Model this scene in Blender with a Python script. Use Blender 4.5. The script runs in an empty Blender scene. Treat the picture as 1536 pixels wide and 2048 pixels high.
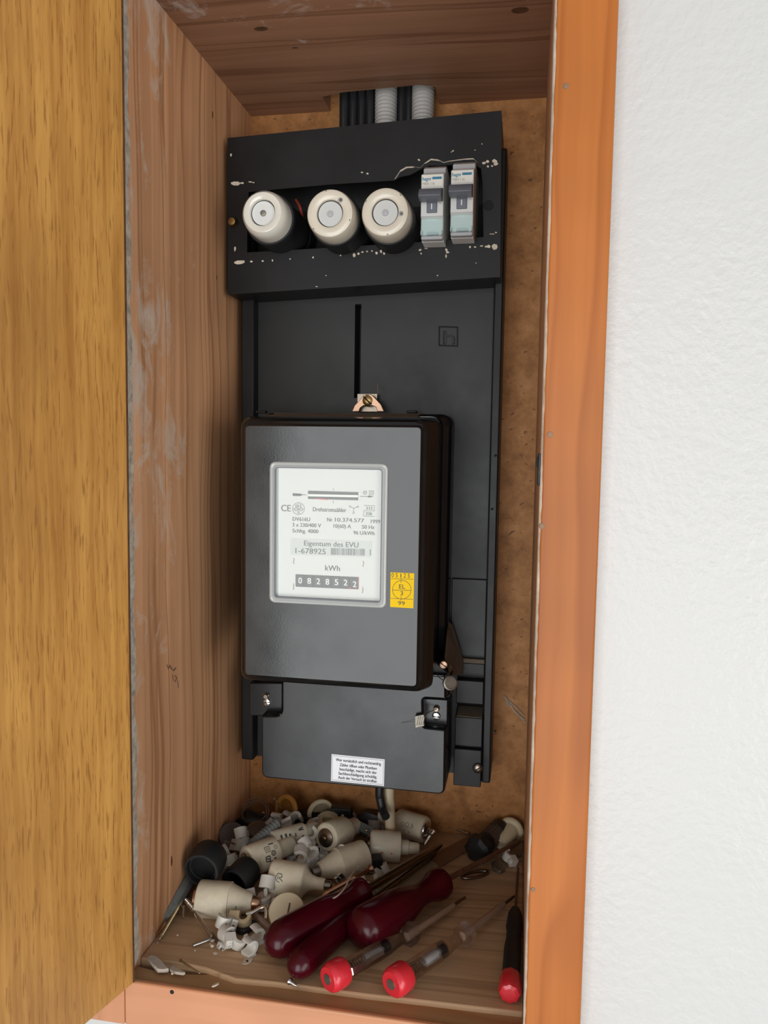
import bpy, bmesh, math, random
from mathutils import Vector, Matrix
random.seed(7)
SC = bpy.context.scene
COL = SC.collection
# ------------------------------------------------------------------ camera
CAM = Vector((0.26098, -0.72, 0.36649))
ROT = ((0.983936282618234, 0.17789809949653712, 0.014888181316994382),
       (0.029079055599544802, -0.07743067385749262, -0.996573579456837),
       (-0.17613574388194492, 0.9809978373786005, -0.08135995812227971))
FPX = 1555.79
cam_d = bpy.data.cameras.new('camera')
cam = bpy.data.objects.new('camera', cam_d)
COL.objects.link(cam)
r0, r1, r2 = (Vector(r) for r in ROT)
m = Matrix((r0, -r1, -r2)).transposed().to_4x4()
m.translation = CAM
cam.matrix_world = m
cam_d.sensor_fit = 'VERTICAL'
cam_d.sensor_height = 36.0
cam_d.lens = FPX / 2048 * 36.0
cam_d.clip_start = 0.01
SC.camera = cam
# ------------------------------------------------------------------ light
SC.view_settings.view_transform = 'Standard'
SC.view_settings.look = 'None'
SC.view_settings.gamma = 1.0
SC.view_settings.use_curve_mapping = False
SC.view_settings.exposure = 0.0
W = bpy.data.worlds.new('world')
SC.world = W
W.use_nodes = True
W.node_tree.nodes['Background'].inputs[0].default_value = (0.98, 0.985, 1.0, 1)
W.node_tree.nodes['Background'].inputs[1].default_value = 0.40

def area(name, loc, target, sx, sy, power, col):
    d = bpy.data.lights.new(name, 'AREA')
    d.shape = 'RECTANGLE'; d.size = sx; d.size_y = sy; d.energy = power; d.color = col
    o = bpy.data.objects.new(name, d)
    o.location = loc
    o.rotation_euler = (Vector(target) - Vector(loc)).to_track_quat('-Z', 'Z').to_euler()
    COL.objects.link(o)
    return o
# daylight through two windows of the room behind the photographer
area('window_daylight_left', (-0.05, -2.75, -0.22), (-0.05, 0, -0.22), 1.42, 2.1, 42, (0.97, 0.99, 1.0))
area('window_daylight_right', (1.9, -2.1, -0.1), (0.1, 0, 0.1), 1.3, 2.2, 34, (1.0, 0.99, 0.97))

# ------------------------------------------------------------------ helpers
def at(px, py, x=None, y=None, z=None):
    """point of the place seen at a pixel, on the plane x=, y= or z="""
    c = Vector(((px - 768) / FPX, (py - 1024) / FPX, 1.0))
    d = r0 * c.x + r1 * c.y + r2 * c.z
    if y is not None: t = (y - CAM.y) / d.y
    elif z is not None: t = (z - CAM.z) / d.z
    else: t = (x - CAM.x) / d.x
    return CAM + d * t

def obj(name, bm, mat, parent=None, smooth=None, bevel=0, seg=2, local=False):
    """one mesh object; bm in world coordinates unless local (then in the parent's frame)"""
    me = bpy.data.meshes.new(name)
    bmesh.ops.recalc_face_normals(bm, faces=bm.faces)
    if parent is not None and not local:
        bm.transform(world(parent).inverted())
    bm.to_mesh(me); bm.free()
    mats = mat if isinstance(mat, (list, tuple)) else [mat]
    for k in mats: me.materials.append(k)
    o = bpy.data.objects.new(name, me)
    COL.objects.link(o)
    if parent is not None: o.parent = parent
    if smooth is not None:
        for p in me.polygons: p.use_smooth = True
        me.set_sharp_from_angle(angle=math.radians(smooth))
        for p in me.polygons:
            if len(p.vertices) > 4 or p.area > 1.5e-4 or max(abs(k_) for k_ in p.normal) > .99999: p.use_smooth = False
    if bevel:
        b = o.modifiers.new('bevel', 'BEVEL'); b.width = bevel; b.segments = seg
        b.limit_method = 'ANGLE'; b.angle_limit = math.radians(40)
        if smooth is None:
            for p in me.polygons: p.use_smooth = True
            me.set_sharp_from_angle(angle=math.radians(40))
            b.harden_normals = False
    return o

def world(o):
    mm = o.matrix_basis.copy()
    while o.parent is not None:
        o = o.parent; mm = o.matrix_basis @ mm
    return mm

def thing(name, label, cat, loc=(0, 0, 0), group=None, mat=None):
    o = bpy.data.objects.new(name, None)
    o.empty_display_size = 0.01
    COL.objects.link(o)
    if mat is not None: o.matrix_basis = mat
    else: o.location = loc
    o['label'] = label; o['category'] = cat
    if group: o['group'] = group
    return o

def tag(o, label, cat, group=None):
    o['label'] = label; o['category'] = cat
    if group: o['group'] = group
    return o

def recenter(o):
    """put a single-mesh thing's origin at the middle of its base"""
    me = o.data
    xs = [v.co for v in me.vertices]
    c = Vector(((min(v.x for v in xs) + max(v.x for v in xs)) / 2, (min(v.y for v in xs) + max(v.y for v in xs)) / 2, min(v.z for v in xs)))
    me.transform(Matrix.Translation(-c)); o.location = o.location + c
    return o

def box(bm, a, b):
    x0, y0, z0 = a; x1, y1, z1 = b
    v = [bm.verts.new((x, y, z)) for x in (x0, x1) for y in (y0, y1) for z in (z0, z1)]
    for f in ((0, 1, 3, 2), (4, 6, 7, 5), (0, 4, 5, 1), (2, 3, 7, 6), (0, 2, 6, 4), (1, 5, 7, 3)):
        bm.faces.new([v[i] for i in f])
    return bm

def nb(): return bmesh.new()
def boxm(a, b): return box(nb(), a, b)

def loft(bm, loops, cap0=True, cap1=True, mi=0):
    rings = [[bm.verts.new(p) for p in L] for L in loops]
    n = len(rings[0])
    for A, B in zip(rings, rings[1:]):
        for i in range(n):
            f = bm.faces.new((A[i], A[(i + 1) % n], B[(i + 1) % n], B[i])); f.material_index = mi
    if cap0: bm.faces.new(rings[0][::-1]).material_index = mi
    if cap1: bm.faces.new(rings[-1]).material_index = mi
    return bm

def cap_fill(bm, loop):
    vs = [bm.verts.new(p) for p in loop]
    es = [bm.edges.new((vs[i], vs[(i + 1) % len(vs)])) for i in range(len(vs))]
    bmesh.ops.triangle_fill(bm, use_beauty=True, use_dissolve=False, edges=es)

def prism(bm, pts, y0, y1, mi=0):
    """xz polygon pushed from y0 to y1"""
    return loft(bm, [[(p[0], y0, p[1]) for p in pts], [(p[0], y1, p[1]) for p in pts]], mi=mi)

def xz(pxs, y):
    return [(q.x, q.z) for q in (at(px, py, y=y) for px, py in pxs)]

def rpoly(pts, r, n=5):
    """round the corners of an xz polygon"""
    out = []
    N = len(pts)
    rr = r if isinstance(r, (list, tuple)) else [r] * N
    for i in range(N):
        p = Vector(pts[i]); a = Vector(pts[i - 1]) - p; b = Vector(pts[(i + 1) % N]) - p
        a.normalize(); b.normalize()
        if rr[i] <= 0:
            out.append(tuple(p)); continue
        for k in range(n + 1):
            t = k / n
            q0 = p + a * rr[i] * (1 - t); q1 = p + b * rr[i] * t
            out.append(tuple(q0 * (1 - t) + (q1) * t if False else (p + a * rr[i] * (1 - t) ** 2 + b * rr[i] * t ** 2)))
    return out

def rect(x0, x1, z0, z1): return [(x0, z0), (x1, z0), (x1, z1), (x0, z1)]
def inset(pts, d):
    cx = sum(p[0] for p in pts) / len(pts); cz = sum(p[1] for p in pts) / len(pts)
    hx = max(abs(p[0] - cx) for p in pts); hz = max(abs(p[1] - cz) for p in pts)
    return [(cx + (p[0] - cx) * (1 - d / hx), cz + (p[1] - cz) * (1 - d / hz)) for p in pts]

def holed(bm, outer, inner, y0, y1):
    """xz plate with a hole, y0 front, y1 back"""
    edges = {}
    loops = []
    for y in (y0, y1):
        es = []; vs = []
        for L in (outer, inner):
            v = [bm.verts.new((p[0], y, p[1])) for p in L]; vs.append(v)
            es += [bm.edges.new((v[i], v[(i + 1) % len(v)])) for i in range(len(v))]
        bmesh.ops.triangle_fill(bm, use_beauty=True, use_dissolve=False, edges=es)
        loops.append(vs)
    for k in (0, 1):
        A, B = loops[0][k], loops[1][k]
        for i in range(len(A)):
            bm.faces.new((A[i], A[(i + 1) % len(A)], B[(i + 1) % len(A)], B[i]))
    return bm

def frame_z(p1, p2):
    """matrix whose +Z runs from p1 to p2, origin p1"""
    d = (Vector(p2) - Vector(p1)).normalized()
    up = Vector((0, 0, 1)) if abs(d.z) < 0.95 else Vector((1, 0, 0))
    x = up.cross(d).normalized(); y = d.cross(x)
    mm = Matrix((x, y, d)).transposed().to_4x4(); mm.translation = Vector(p1)
    return mm

def lathe(bm, prof, n=28, mat=None, mi=0, squash=1.0, facet=None):
    """profile [(t, r)] round local Z; r=0 at an end closes to a point"""
    prev = None
    M4 = mat or Matrix()
    for t, r in prof:
        if r <= 1e-7:
            cur = [bm.verts.new(M4 @ Vector((0, 0, t)))]
        else:
            cur = []
            for i in range(n):
                a = 2 * math.pi * i / n
                rr = r * (facet(a, t) if facet else 1)
                cur.append(bm.verts.new(M4 @ Vector((rr * math.cos(a), rr * math.sin(a) * squash, t))))
        if prev is not None:
            if len(prev) == 1 and len(cur) == 1: pass
            elif len(prev) == 1:
                for i in range(n): bm.faces.new((prev[0], cur[i], cur[(i + 1) % n])).material_index = mi
            elif len(cur) == 1:
                for i in range(n): bm.faces.new((prev[i], cur[0], prev[(i + 1) % n])).material_index = mi
            else:
                for i in range(n): bm.faces.new((prev[i], prev[(i + 1) % n], cur[(i + 1) % n], cur[i])).material_index = mi
        else:
            if len(cur) > 1: bm.faces.new(cur[::-1]).material_index = mi
        prev = cur
    if len(prev) > 1: bm.faces.new(prev).material_index = mi
    return bm

def tube(bm, pts, r, n=8, mi=0):
    pts = [Vector(p) for p in pts]
    rings = []
    ref = None
    for i, p in enumerate(pts):
        d = (pts[min(i + 1, len(pts) - 1)] - pts[max(i - 1, 0)]).normalized()
        if ref is None:
            ref = Vector((0, 0, 1)) if abs(d.z) < 0.9 else Vector((1, 0, 0))
        x = (ref - d * ref.dot(d)).normalized(); y = d.cross(x); ref = x
        rk = r[i] if isinstance(r, (list, tuple)) else r
        rings.append([p + (x * math.cos(2 * math.pi * k / n) + y * math.sin(2 * math.pi * k / n)) * rk for k in range(n)])
    return loft(bm, rings, mi=mi)

def spline(pts, n=6):
    pts = [Vector(p) for p in pts]
    out = []
    for i in range(len(pts) - 1):
        p0 = pts[max(i - 1, 0)]; p1 = pts[i]; p2 = pts[i + 1]; p3 = pts[min(i + 2, len(pts) - 1)]
        for k in range(n):
            t = k / n
            out.append(0.5 * ((2 * p1) + (p2 - p0) * t + (2 * p0 - 5 * p1 + 4 * p2 - p3) * t * t + (3 * p1 - p0 - 3 * p2 + p3) * t ** 3))
    out.append(pts[-1])
    return out

def blob(bm, c, sx, sy, sz, seed=0, amp=0.35, sub=2):
    rnd = random.Random(seed)
    r = bmesh.ops.create_icosphere(bm, subdivisions=sub, radius=1)
    for v in r['verts']:
        k = 1 + amp * (rnd.random() - 0.5) * 2
        v.co = Vector((c[0] + v.co.x * sx * k, c[1] + v.co.y * sy * k, c[2] + v.co.z * sz * k))
    return bm

_font_cache = {}
def text_raw(s):
    if s in _font_cache: return _font_cache[s]
    cu = bpy.data.curves.new('lettering', 'FONT'); cu.body = s; cu.resolution_u = 3
    o = bpy.data.objects.new('lettering', cu); COL.objects.link(o)
    dg = bpy.context.evaluated_depsgraph_get()
    me = bpy.data.meshes.new_from_object(o.evaluated_get(dg))
    vs = [(v.co.x, v.co.y) for v in me.vertices]; fs = [tuple(p.vertices) for p in me.polygons]
    bpy.data.objects.remove(o); bpy.data.curves.remove(cu); bpy.data.meshes.remove(me)
    _font_cache[s] = (vs, fs)
    return vs, fs
_cap = None
def text(bm, s, x0, x1, z, h, y, mi=0, to=None, bold=0):
    """flat lettering from x0 to x1 with its baseline at z and capital height h, facing -y; to maps (u, v) to a point"""
    global _cap
    if _cap is None: _cap = max(v[1] for v in text_raw('H')[0])
    vs, fs = text_raw(s)
    a = min(v[0] for v in vs); b = max(v[0] for v in vs)
    k = h / _cap
    for dx in ((0,) if not bold else (-bold, bold)):
        nv = []
        for u, v in vs:
            X = x0 + (u - a) / (b - a) * (x1 - x0) + dx; Z = z + v * k
            nv.append(bm.verts.new(to(X, Z) if to else (X, y - abs(dx) * .01 * (dx > 0), Z)))
        for f in fs:
            try: bm.faces.new([nv[i] for i in f]).material_index = mi
            except ValueError: pass
def ptext(bm, s, xl, xr, base, hpx, y, mi=0, bold=0):
    a = at(xl, base, y=y); b = at(xr, base, y=y); c = at((xl + xr) / 2, base, y=y)
    t = at((xl + xr) / 2, base - hpx, y=y)
    text(bm, s, a.x, b.x, c.z, t.z - c.z, y, mi, bold=bold)
def pquad(bm, pxs, y, mi=0):
    bm.faces.new([bm.verts.new(at(px, py, y=y)) for px, py in pxs]).material_index = mi
def pline(bm, pxs, w, y, mi=0):
    """thin flat strokes through pixels on the plane y, w pixels wide"""
    for (a, b), (c, d) in zip(pxs, pxs[1:]):
        L = math.hypot(c - a, d - b) or 1; nx, ny = -(d - b) / L * w / 2, (c - a) / L * w / 2
        pquad(bm, [(a + nx, b + ny), (c + nx, d + ny), (c - nx, d - ny), (a - nx, b - ny)], y, mi)
def pring(bm, cx, cy, r, w, y, mi=0, n=32):
    for i in range(n):
        a = 2 * math.pi * i / n; b = 2 * math.pi * (i + 1) / n
        pquad(bm, [(cx + (r - w / 2) * math.cos(a), cy + (r - w / 2) * math.sin(a)), (cx + (r + w / 2) * math.cos(a), cy + (r + w / 2) * math.sin(a)),
                   (cx + (r + w / 2) * math.cos(b), cy + (r + w / 2) * math.sin(b)), (cx + (r - w / 2) * math.cos(b), cy + (r - w / 2) * math.sin(b))], y, mi)

# ------------------------------------------------------------------ materials
def nodes(name):
    mt = bpy.data.materials.new(name); mt.use_nodes = True
    nt = mt.node_tree
    return mt, nt, nt.nodes['Principled BSDF']
def N(nt, kind, **kw):
    n = nt.nodes.new(kind)
    for k, v in kw.items():
        if k in n.inputs: n.inputs[k].default_value = v
        else: setattr(n, k, v)
    return n
def ramp(nt, fac, stops):
    r = nt.nodes.new('ShaderNodeValToRGB')
    el = r.color_ramp.elements
    while len(el) < len(stops): el.new(0.5)
    for e, (p, c) in zip(el, stops):
        e.position = p; e.color = (*c, 1) if len(c) == 3 else c
    nt.links.new(fac, r.inputs[0])
    return r.outputs[0]
def mix(nt, fac, a, b, mode='MIX'):
    n = nt.nodes.new('ShaderNodeMix'); n.data_type = 'RGBA'; n.blend_type = mode
    for sock, val in ((n.inputs[0], fac), (n.inputs[6], a), (n.inputs[7], b)):
        if hasattr(val, 'links'): nt.links.new(val, sock)
        elif isinstance(val, tuple): sock.default_value = (*val, 1) if len(val) == 3 else val
        else: sock.default_value = val
    return n.outputs[2]
def math_(nt, op, a, b=0.0, clamp=False):
    n = nt.nodes.new('ShaderNodeMath'); n.operation = op; n.use_clamp = clamp
    for s, v in ((n.inputs[0], a), (n.inputs[1], b)):
        if hasattr(v, 'links'): nt.links.new(v, s)
        else: s.default_value = v
    return n.outputs[0]
def coords(nt, scale=(1, 1, 1), rot=(0, 0, 0), loc=(0, 0, 0), warp=0, warp_scale=8):
    tc = nt.nodes.new('ShaderNodeTexCoord'); mp = nt.nodes.new('ShaderNodeMapping')
    mp.inputs['Scale'].default_value = scale; mp.inputs['Rotation'].default_value = rot; mp.inputs['Location'].default_value = loc
    src = tc.outputs['Object']
    if warp:
        nz = N(nt, 'ShaderNodeTexNoise', Scale=warp_scale, Detail=2.0)
        nt.links.new(src, nz.inputs['Vector'])
        v = nt.nodes.new('ShaderNodeVectorMath'); v.operation = 'SUBTRACT'; v.inputs[1].default_value = (0.5, 0.5, 0.5)
        nt.links.new(nz.outputs['Color'], v.inputs[0])
        s = nt.nodes.new('ShaderNodeVectorMath'); s.operation = 'SCALE'; s.inputs['Scale'].default_value = warp
        nt.links.new(v.outputs[0], s.inputs[0])
        a = nt.nodes.new('ShaderNodeVectorMath'); a.operation = 'ADD'
        nt.links.new(src, a.inputs[0]); nt.links.new(s.outputs[0], a.inputs[1]); src = a.outputs[0]
    nt.links.new(src, mp.inputs['Vector'])
    return mp.outputs[0]
def noise(nt, vec, scale, detail=4.0, rough=0.55, dist=0.0):
    n = N(nt, 'ShaderNodeTexNoise', Scale=scale, Detail=detail, Roughness=rough, Distortion=dist)
    nt.links.new(vec, n.inputs['Vector'])
    return n.outputs['Fac']
def bump(nt, bs, h, strength, dist=0.001):
    b = N(nt, 'ShaderNodeBump', Strength=strength, Distance=dist)
    nt.links.new(h, b.inputs['Height']); nt.links.new(b.outputs[0], bs.inputs['Normal'])
def plain(name, col, rough=0.5, metal=0.0, spec=0.5, coat=0.0, var=0.0, vscale=60, bmp=0.0, trans=0.0, ior=1.5, sss=0):
    mt, nt, b = nodes(name)
    b.inputs['Base Color'].default_value = (*col, 1); b.inputs['Roughness'].default_value = rough
    b.inputs['Metallic'].default_value = metal; b.inputs['Specular IOR Level'].default_value = spec
    b.inputs['Coat Weight'].default_value = coat; b.inputs['Transmission Weight'].default_value = trans
    b.inputs['IOR'].default_value = ior
    if var:
        nz = noise(nt, coords(nt), vscale, 5.0, 0.6)
        c = ramp(nt, nz, [(0.3, tuple(k * (1 - var) for k in col)), (0.7, tuple(min(1, k * (1 + var * .6)) for k in col))])
        nt.links.new(c, b.inputs['Base Color'])
    if bmp:
        bump(nt, b, noise(nt, coords(nt), vscale * 4, 4.0), bmp, 0.0005)
    return mt

def wood(name, light, dark, grain, across, rough=0.55, fine=1.0, warp=0.02, contrast=(0.42, 0.62), smear=None, smear_scale=40, spec=0.4, rings=1.0, smear_thr=(0.56, 0.72), smear_col=(.62, .58, .54), coat=0.0):
    """softwood: grain = axis the fibres run along, across = axis the rings step along"""
    mt, nt, b = nodes(name)
    sc = [14.0, 14.0, 14.0]; sc[grain] = 0.7; sc[across] = 95.0 * fine
    v = coords(nt, scale=tuple(sc), warp=warp, warp_scale=5)
    n1 = noise(nt, v, 1.0, 5.0, 0.6)
    sc2 = [6.0, 6.0, 6.0]; sc2[grain] = 0.35; sc2[across] = 30.0 * fine * rings
    v2 = coords(nt, scale=tuple(sc2), warp=warp * 2.2, warp_scale=3.0)
    n2 = noise(nt, v2, 1.0, 2.0, 0.5)
    saw = math_(nt, 'FRACT', math_(nt, 'MULTIPLY', n2, 9.0))
    line = ramp(nt, saw, [(0.0, (0, 0, 0)), (0.72, (0.25, 0.25, 0.25)), (0.9, (1, 1, 1)), (1.0, (0, 0, 0))])
    mid = tuple((a + c) / 2 for a, c in zip(light, dark))
    base = ramp(nt, n1, [(contrast[0] - .1, mid), (contrast[1], light)])
    colr = mix(nt, math_(nt, 'MULTIPLY', line, 0.78), base, dark)
    big = noise(nt, coords(nt), 5.0, 3.0)
    colr = mix(nt, 1.0, colr, ramp(nt, big, [(0.3, (.80, .78, .76)), (0.7, (1.1, 1.08, 1.06))]), 'MULTIPLY')
    if smear:
        axis, lo, hi = smear
        tc = nt.nodes.new('ShaderNodeTexCoord'); sp = nt.nodes.new('ShaderNodeSeparateXYZ')
        nt.links.new(tc.outputs['Object'], sp.inputs[0])
        mr = N(nt, 'ShaderNodeMapRange'); nt.links.new(sp.outputs[axis], mr.inputs[0])
        mr.inputs[1].default_value = lo; mr.inputs[2].default_value = hi
        s1 = noise(nt, coords(nt, scale=(1, 1, .45), warp=0.03, warp_scale=25), smear_scale, 6.0, 0.72, 0.6)
        s2 = noise(nt, coords(nt), 9.0, 2.0)
        k = math_(nt, 'ADD', math_(nt, 'ADD', math_(nt, 'MULTIPLY', s1, 0.75), math_(nt, 'MULTIPLY', s2, .45)), math_(nt, 'MULTIPLY', mr.outputs[0], 0.16))
        f = ramp(nt, k, [(smear_thr[0], (0, 0, 0)), (smear_thr[1], (.75, .75, .75))])
        colr = mix(nt, f, colr, smear_col)
    nt.links.new(colr, b.inputs['Base Color'])
    b.inputs['Roughness'].default_value = rough; b.inputs['Specular IOR Level'].default_value = spec
    b.inputs['Coat Weight'].default_value = coat; b.inputs['Coat Roughness'].default_value = .3
    bump(nt, b, n1, 0.12, 0.0006)
    return mt

M = {}
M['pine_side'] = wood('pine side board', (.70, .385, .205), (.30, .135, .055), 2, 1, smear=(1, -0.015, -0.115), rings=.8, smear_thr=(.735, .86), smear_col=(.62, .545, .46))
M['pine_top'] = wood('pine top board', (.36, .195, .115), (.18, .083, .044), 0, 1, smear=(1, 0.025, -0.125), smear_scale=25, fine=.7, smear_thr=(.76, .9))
M['pine_floor'] = wood('pine floor board', (.58, .39, .235), (.32, .20, .11), 0, 1, fine=1.1, rings=.8)
M['sill_wood'] = wood('worn sill wood', (.42, .27, .14), (.30, .12, .04), 0, 1, fine=.5, rings=.5)
M['varnish'] = wood('orange varnished pine', (.48, .158, .031), (.35, .10, .016), 2, 0, rough=.45, fine=.8, rings=.45, coat=.08, spec=.3)
M['varnish_rail_glare'] = wood('orange varnished rail with painted glare', (.62, .29, .155), (.52, .23, .11), 0, 2, rough=.40, fine=.8, rings=.45, coat=.5)  # pale pink tint paints the sky glare on the rail

M['varnish_left_glare'] = wood('orange varnished left stile with painted glare', (.62, .29, .155), (.52, .23, .11), 2, 0, rough=.40, fine=.8, rings=.45, coat=.5)  # same sky glare put into the left stile's colour
def door_mat():
    mt, nt, b = nodes('golden veneer')
    v = coords(nt, scale=(190, 190, 5.0), warp=0.008, warp_scale=12)
    n1 = noise(nt, v, 1.0, 4.0, 0.6)
    v2 = coords(nt, scale=(640, 640, 46.0), warp=0.006, warp_scale=18)
    n2 = noise(nt, v2, 1.0, 3.0, 0.55)
    base = ramp(nt, n1, [(0.30, (.43, .195, .045)), (0.62, (.62, .325, .085))])
    big = noise(nt, coords(nt, scale=(1, 1, .5)), 11.0, 4.0)
    base = mix(nt, 1.0, base, ramp(nt, big, [(0.3, (.70, .66, .62)), (0.65, (1.06, 1.05, 1.0))]), 'MULTIPLY')
    pores = ramp(nt, n2, [(0.34, (.75, .75, .75)), (0.44, (0, 0, 0))])
    c = mix(nt, pores, base, (.30, .125, .03))
    nt.links.new(c, b.inputs['Base Color'])
    b.inputs['Roughness'].default_value = .45; b.inputs['Specular IOR Level'].default_value = .35
    bump(nt, b, n2, 0.12, 0.0004)
    return mt
M['door'] = door_mat()

def back_mat():
    mt, nt, b = nodes('brown hardboard')
    n1 = noise(nt, coords(nt), 55.0, 8.0, 0.75)
    c = ramp(nt, n1, [(0.30, (.22, .092, .026)), (0.52, (.40, .178, .058)), (0.72, (.50, .25, .10))])
    n2 = noise(nt, coords(nt, scale=(1, 1, 2.0), warp=.01, warp_scale=60), 160.0, 2.0)
    sp = ramp(nt, n2, [(0.27, (1, 1, 1)), (0.33, (0, 0, 0))])
    c = mix(nt, math_(nt, 'MULTIPLY', sp, .8), c, (.10, .04, .016))
    nt.links.new(c, b.inputs['Base Color']); b.inputs['Roughness'].default_value = .6
    b.inputs['Specular IOR Level'].default_value = .3
    return mt
M['back'] = back_mat()

def wall_mat():
    mt, nt, b = nodes('white gloss plaster')
    b.inputs['Base Color'].default_value = (.605, .605, .59, 1); b.inputs['Roughness'].default_value = .32
    b.inputs['Specular IOR Level'].default_value = .5
    n1 = noise(nt, coords(nt), 190.0, 3.0, 0.55)
    n2 = noise(nt, coords(nt), 60.0, 3.0, 0.6)
    big = noise(nt, coords(nt), 9.0, 2.0)
    h = math_(nt, 'MULTIPLY', math_(nt, 'ADD', n1, n2), big)
    bump(nt, b, h, 0.6, 0.0022)
    return mt
M['wall'] = wall_mat()

def black_mat(name, col, rough, dust=0.0, scr=.0, spec=.5):
    mt, nt, b = nodes(name)
    n1 = noise(nt, coords(nt), 22.0, 5.0, .6)
    c = ramp(nt, n1, [(.35, col), (.75, tuple(min(1, k * 1.35 + dust) for k in col))])
    nt.links.new(c, b.inputs['Base Color'])
    r = ramp(nt, n1, [(.3, (rough,) * 3), (.7, (min(1, rough + .12),) * 3)])
    nt.links.new(r, b.inputs['Roughness'])
    b.inputs['Specular IOR Level'].default_value = spec
    bump(nt, b, noise(nt, coords(nt), 700.0, 2.0), 0.05 + scr, 0.0003)
    return mt
M['bakelite'] = black_mat('black bakelite', (.008, .008, .0085), .40, .003, spec=.28)
M['bakelite_flat'] = black_mat('black bakelite plate', (.010, .0105, .0105), .42, .004, spec=.38)
M['lacquer'] = black_mat('black gloss lacquer', (.006, .0065, .0065), .09, .0)
M['lacquer_satin'] = black_mat('black satin lacquer', (.006, .0065, .0075), .20, .0, spec=.42)
M['dusty'] = black_mat('dusty black', (.11, .085, .055), .85, .03, .2)
M['black'] = plain('black plastic', (.011, .012, .014), .45, var=.2)
M['rubber'] = plain('black rubber', (.008, .009, .010), .55)
M['dark_hole'] = plain('dark hole', (.004, .004, .004), .8)
M['ceramic'] = plain('cream ceramic', (.66, .61, .50), .25, coat=.25, var=.06, vscale=40)
M['ceramic_gloss'] = plain('white glazed ceramic', (.68, .66, .58), .12, coat=.6, var=.05, vscale=40)
M['fuse_body'] = plain('fuse porcelain', (.68, .61, .46), .5, var=.16, vscale=90)
M['fuse_gloss'] = plain('glazed fuse porcelain', (.72, .66, .52), .35, var=.12, vscale=70, coat=.2)
M['brass'] = plain('aged brass', (.40, .27, .11), .35, metal=1, var=.25, vscale=200)
M['copper'] = plain('copper contact', (.48, .27, .17), .35, metal=1, var=.2, vscale=150)
M['rose_brass'] = plain('rose passivated brass', (.58, .37, .25), .42, metal=1, var=.1, vscale=150)
M['steel'] = plain('zinc steel', (.52, .50, .46), .28, metal=1, var=.2, vscale=200)
M['chrome'] = plain('chromed steel', (.72, .70, .66), .12, metal=1)
M['dark_steel'] = plain('dark steel', (.23, .19, .15), .32, metal=1, var=.25, vscale=120)
M['brown_steel'] = plain('rusty steel', (.22, .13, .085), .45, metal=.8, var=.3, vscale=150)
M['yellow_zinc'] = plain('yellow zinc', (.36, .28, .16), .38, metal=1, var=.3, vscale=300)
M['clip'] = plain('white clip plastic', (.64, .62, .565), .45, var=.06, vscale=60)
M['clip_yellow'] = plain('yellowed clip plastic', (.62, .52, .32), .45, var=.06, vscale=60)
M['cream'] = plain('cream plastic', (.62, .53, .36), .42, var=.08, vscale=50)
M['mcb'] = plain('light grey moulding', (.66, .67, .65), .4, var=.03, vscale=50)
M['mcb_label'] = plain('cream label', (.76, .75, .68), .5)
M['mcb_grey'] = plain('mid grey moulding', (.40, .41, .42), .45)
M['toggle'] = plain('slate grey toggle', (.15, .165, .20), .4)
M['teal_ink'] = plain('teal ink', (.03, .20, .33), .5)
M['grey_ink'] = plain('grey ink', (.25, .26, .24), .5)
M['ink'] = plain('black ink', (.025, .026, .026), .5)
M['soft_ink'] = plain('dark grey ink', (.07, .07, .07), .55)
M['white_ink'] = plain('white ink', (.80, .80, .78), .5)
M['red_ink'] = plain('red paint', (.55, .08, .05), .5)
M['paper'] = plain('white dial', (.66, .665, .65), .5)
M['label'] = plain('silver white label', (.55, .565, .55), .4)
M['white_label'] = plain('white sticker', (.80, .82, .86), .4)
M['yellow'] = plain('yellow sticker', (.85, .56, .006), .6, spec=.2)
M['conduit'] = plain('grey conduit', (.50, .49, .47), .45, var=.05)
M['red_cap'] = plain('red plastic', (.62, .022, .035), .32, coat=.3)
M['amber'] = plain('amber plastic', (.36, .17, .035), .35)
M['grey_plug'] = plain('grey nylon', (.16, .175, .165), .5, var=.2, vscale=150)
M['chip'] = plain('chipped cream paint', (.62, .55, .44), .7, var=.2, vscale=300)
M['plaster'] = plain('grey plaster filler', (.50, .45, .37), .85, var=.45, vscale=160, bmp=.6)
M['plaster_bit'] = plain('plaster crumb', (.50, .44, .37), .9, var=.2, vscale=200, bmp=.5)
M['lead'] = plain('dull lead', (.26, .24, .20), .45, metal=.85, var=.25, vscale=250)
M['brown_rubber'] = plain('brown rubber', (.10, .07, .055), .6, var=.2)
M['tan'] = plain('tan fibre board', (.33, .25, .16), .6, var=.12, vscale=60)
M['pink'] = plain('pale pink plastic', (.45, .33, .27), .5)
M['dark_brown'] = plain('dark brown strip', (.13, .075, .05), .6, var=.2)
M['worn_edge'] = plain('bare worn wood edge', (.72, .62, .52), .6, var=.35, vscale=70)
M['iron'] = plain('blackened iron', (.035, .035, .035), .5, metal=.6, var=.5, vscale=120, bmp=.3)
M['knot'] = plain('dark gap shade', (.10, .045, .02), .6, var=.4, vscale=200)
M['nail_brown'] = plain('filled nail head', (.26, .15, .085), .6, var=.2)
M['web'] = plain('cobweb', (.45, .42, .38), .8)

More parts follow.
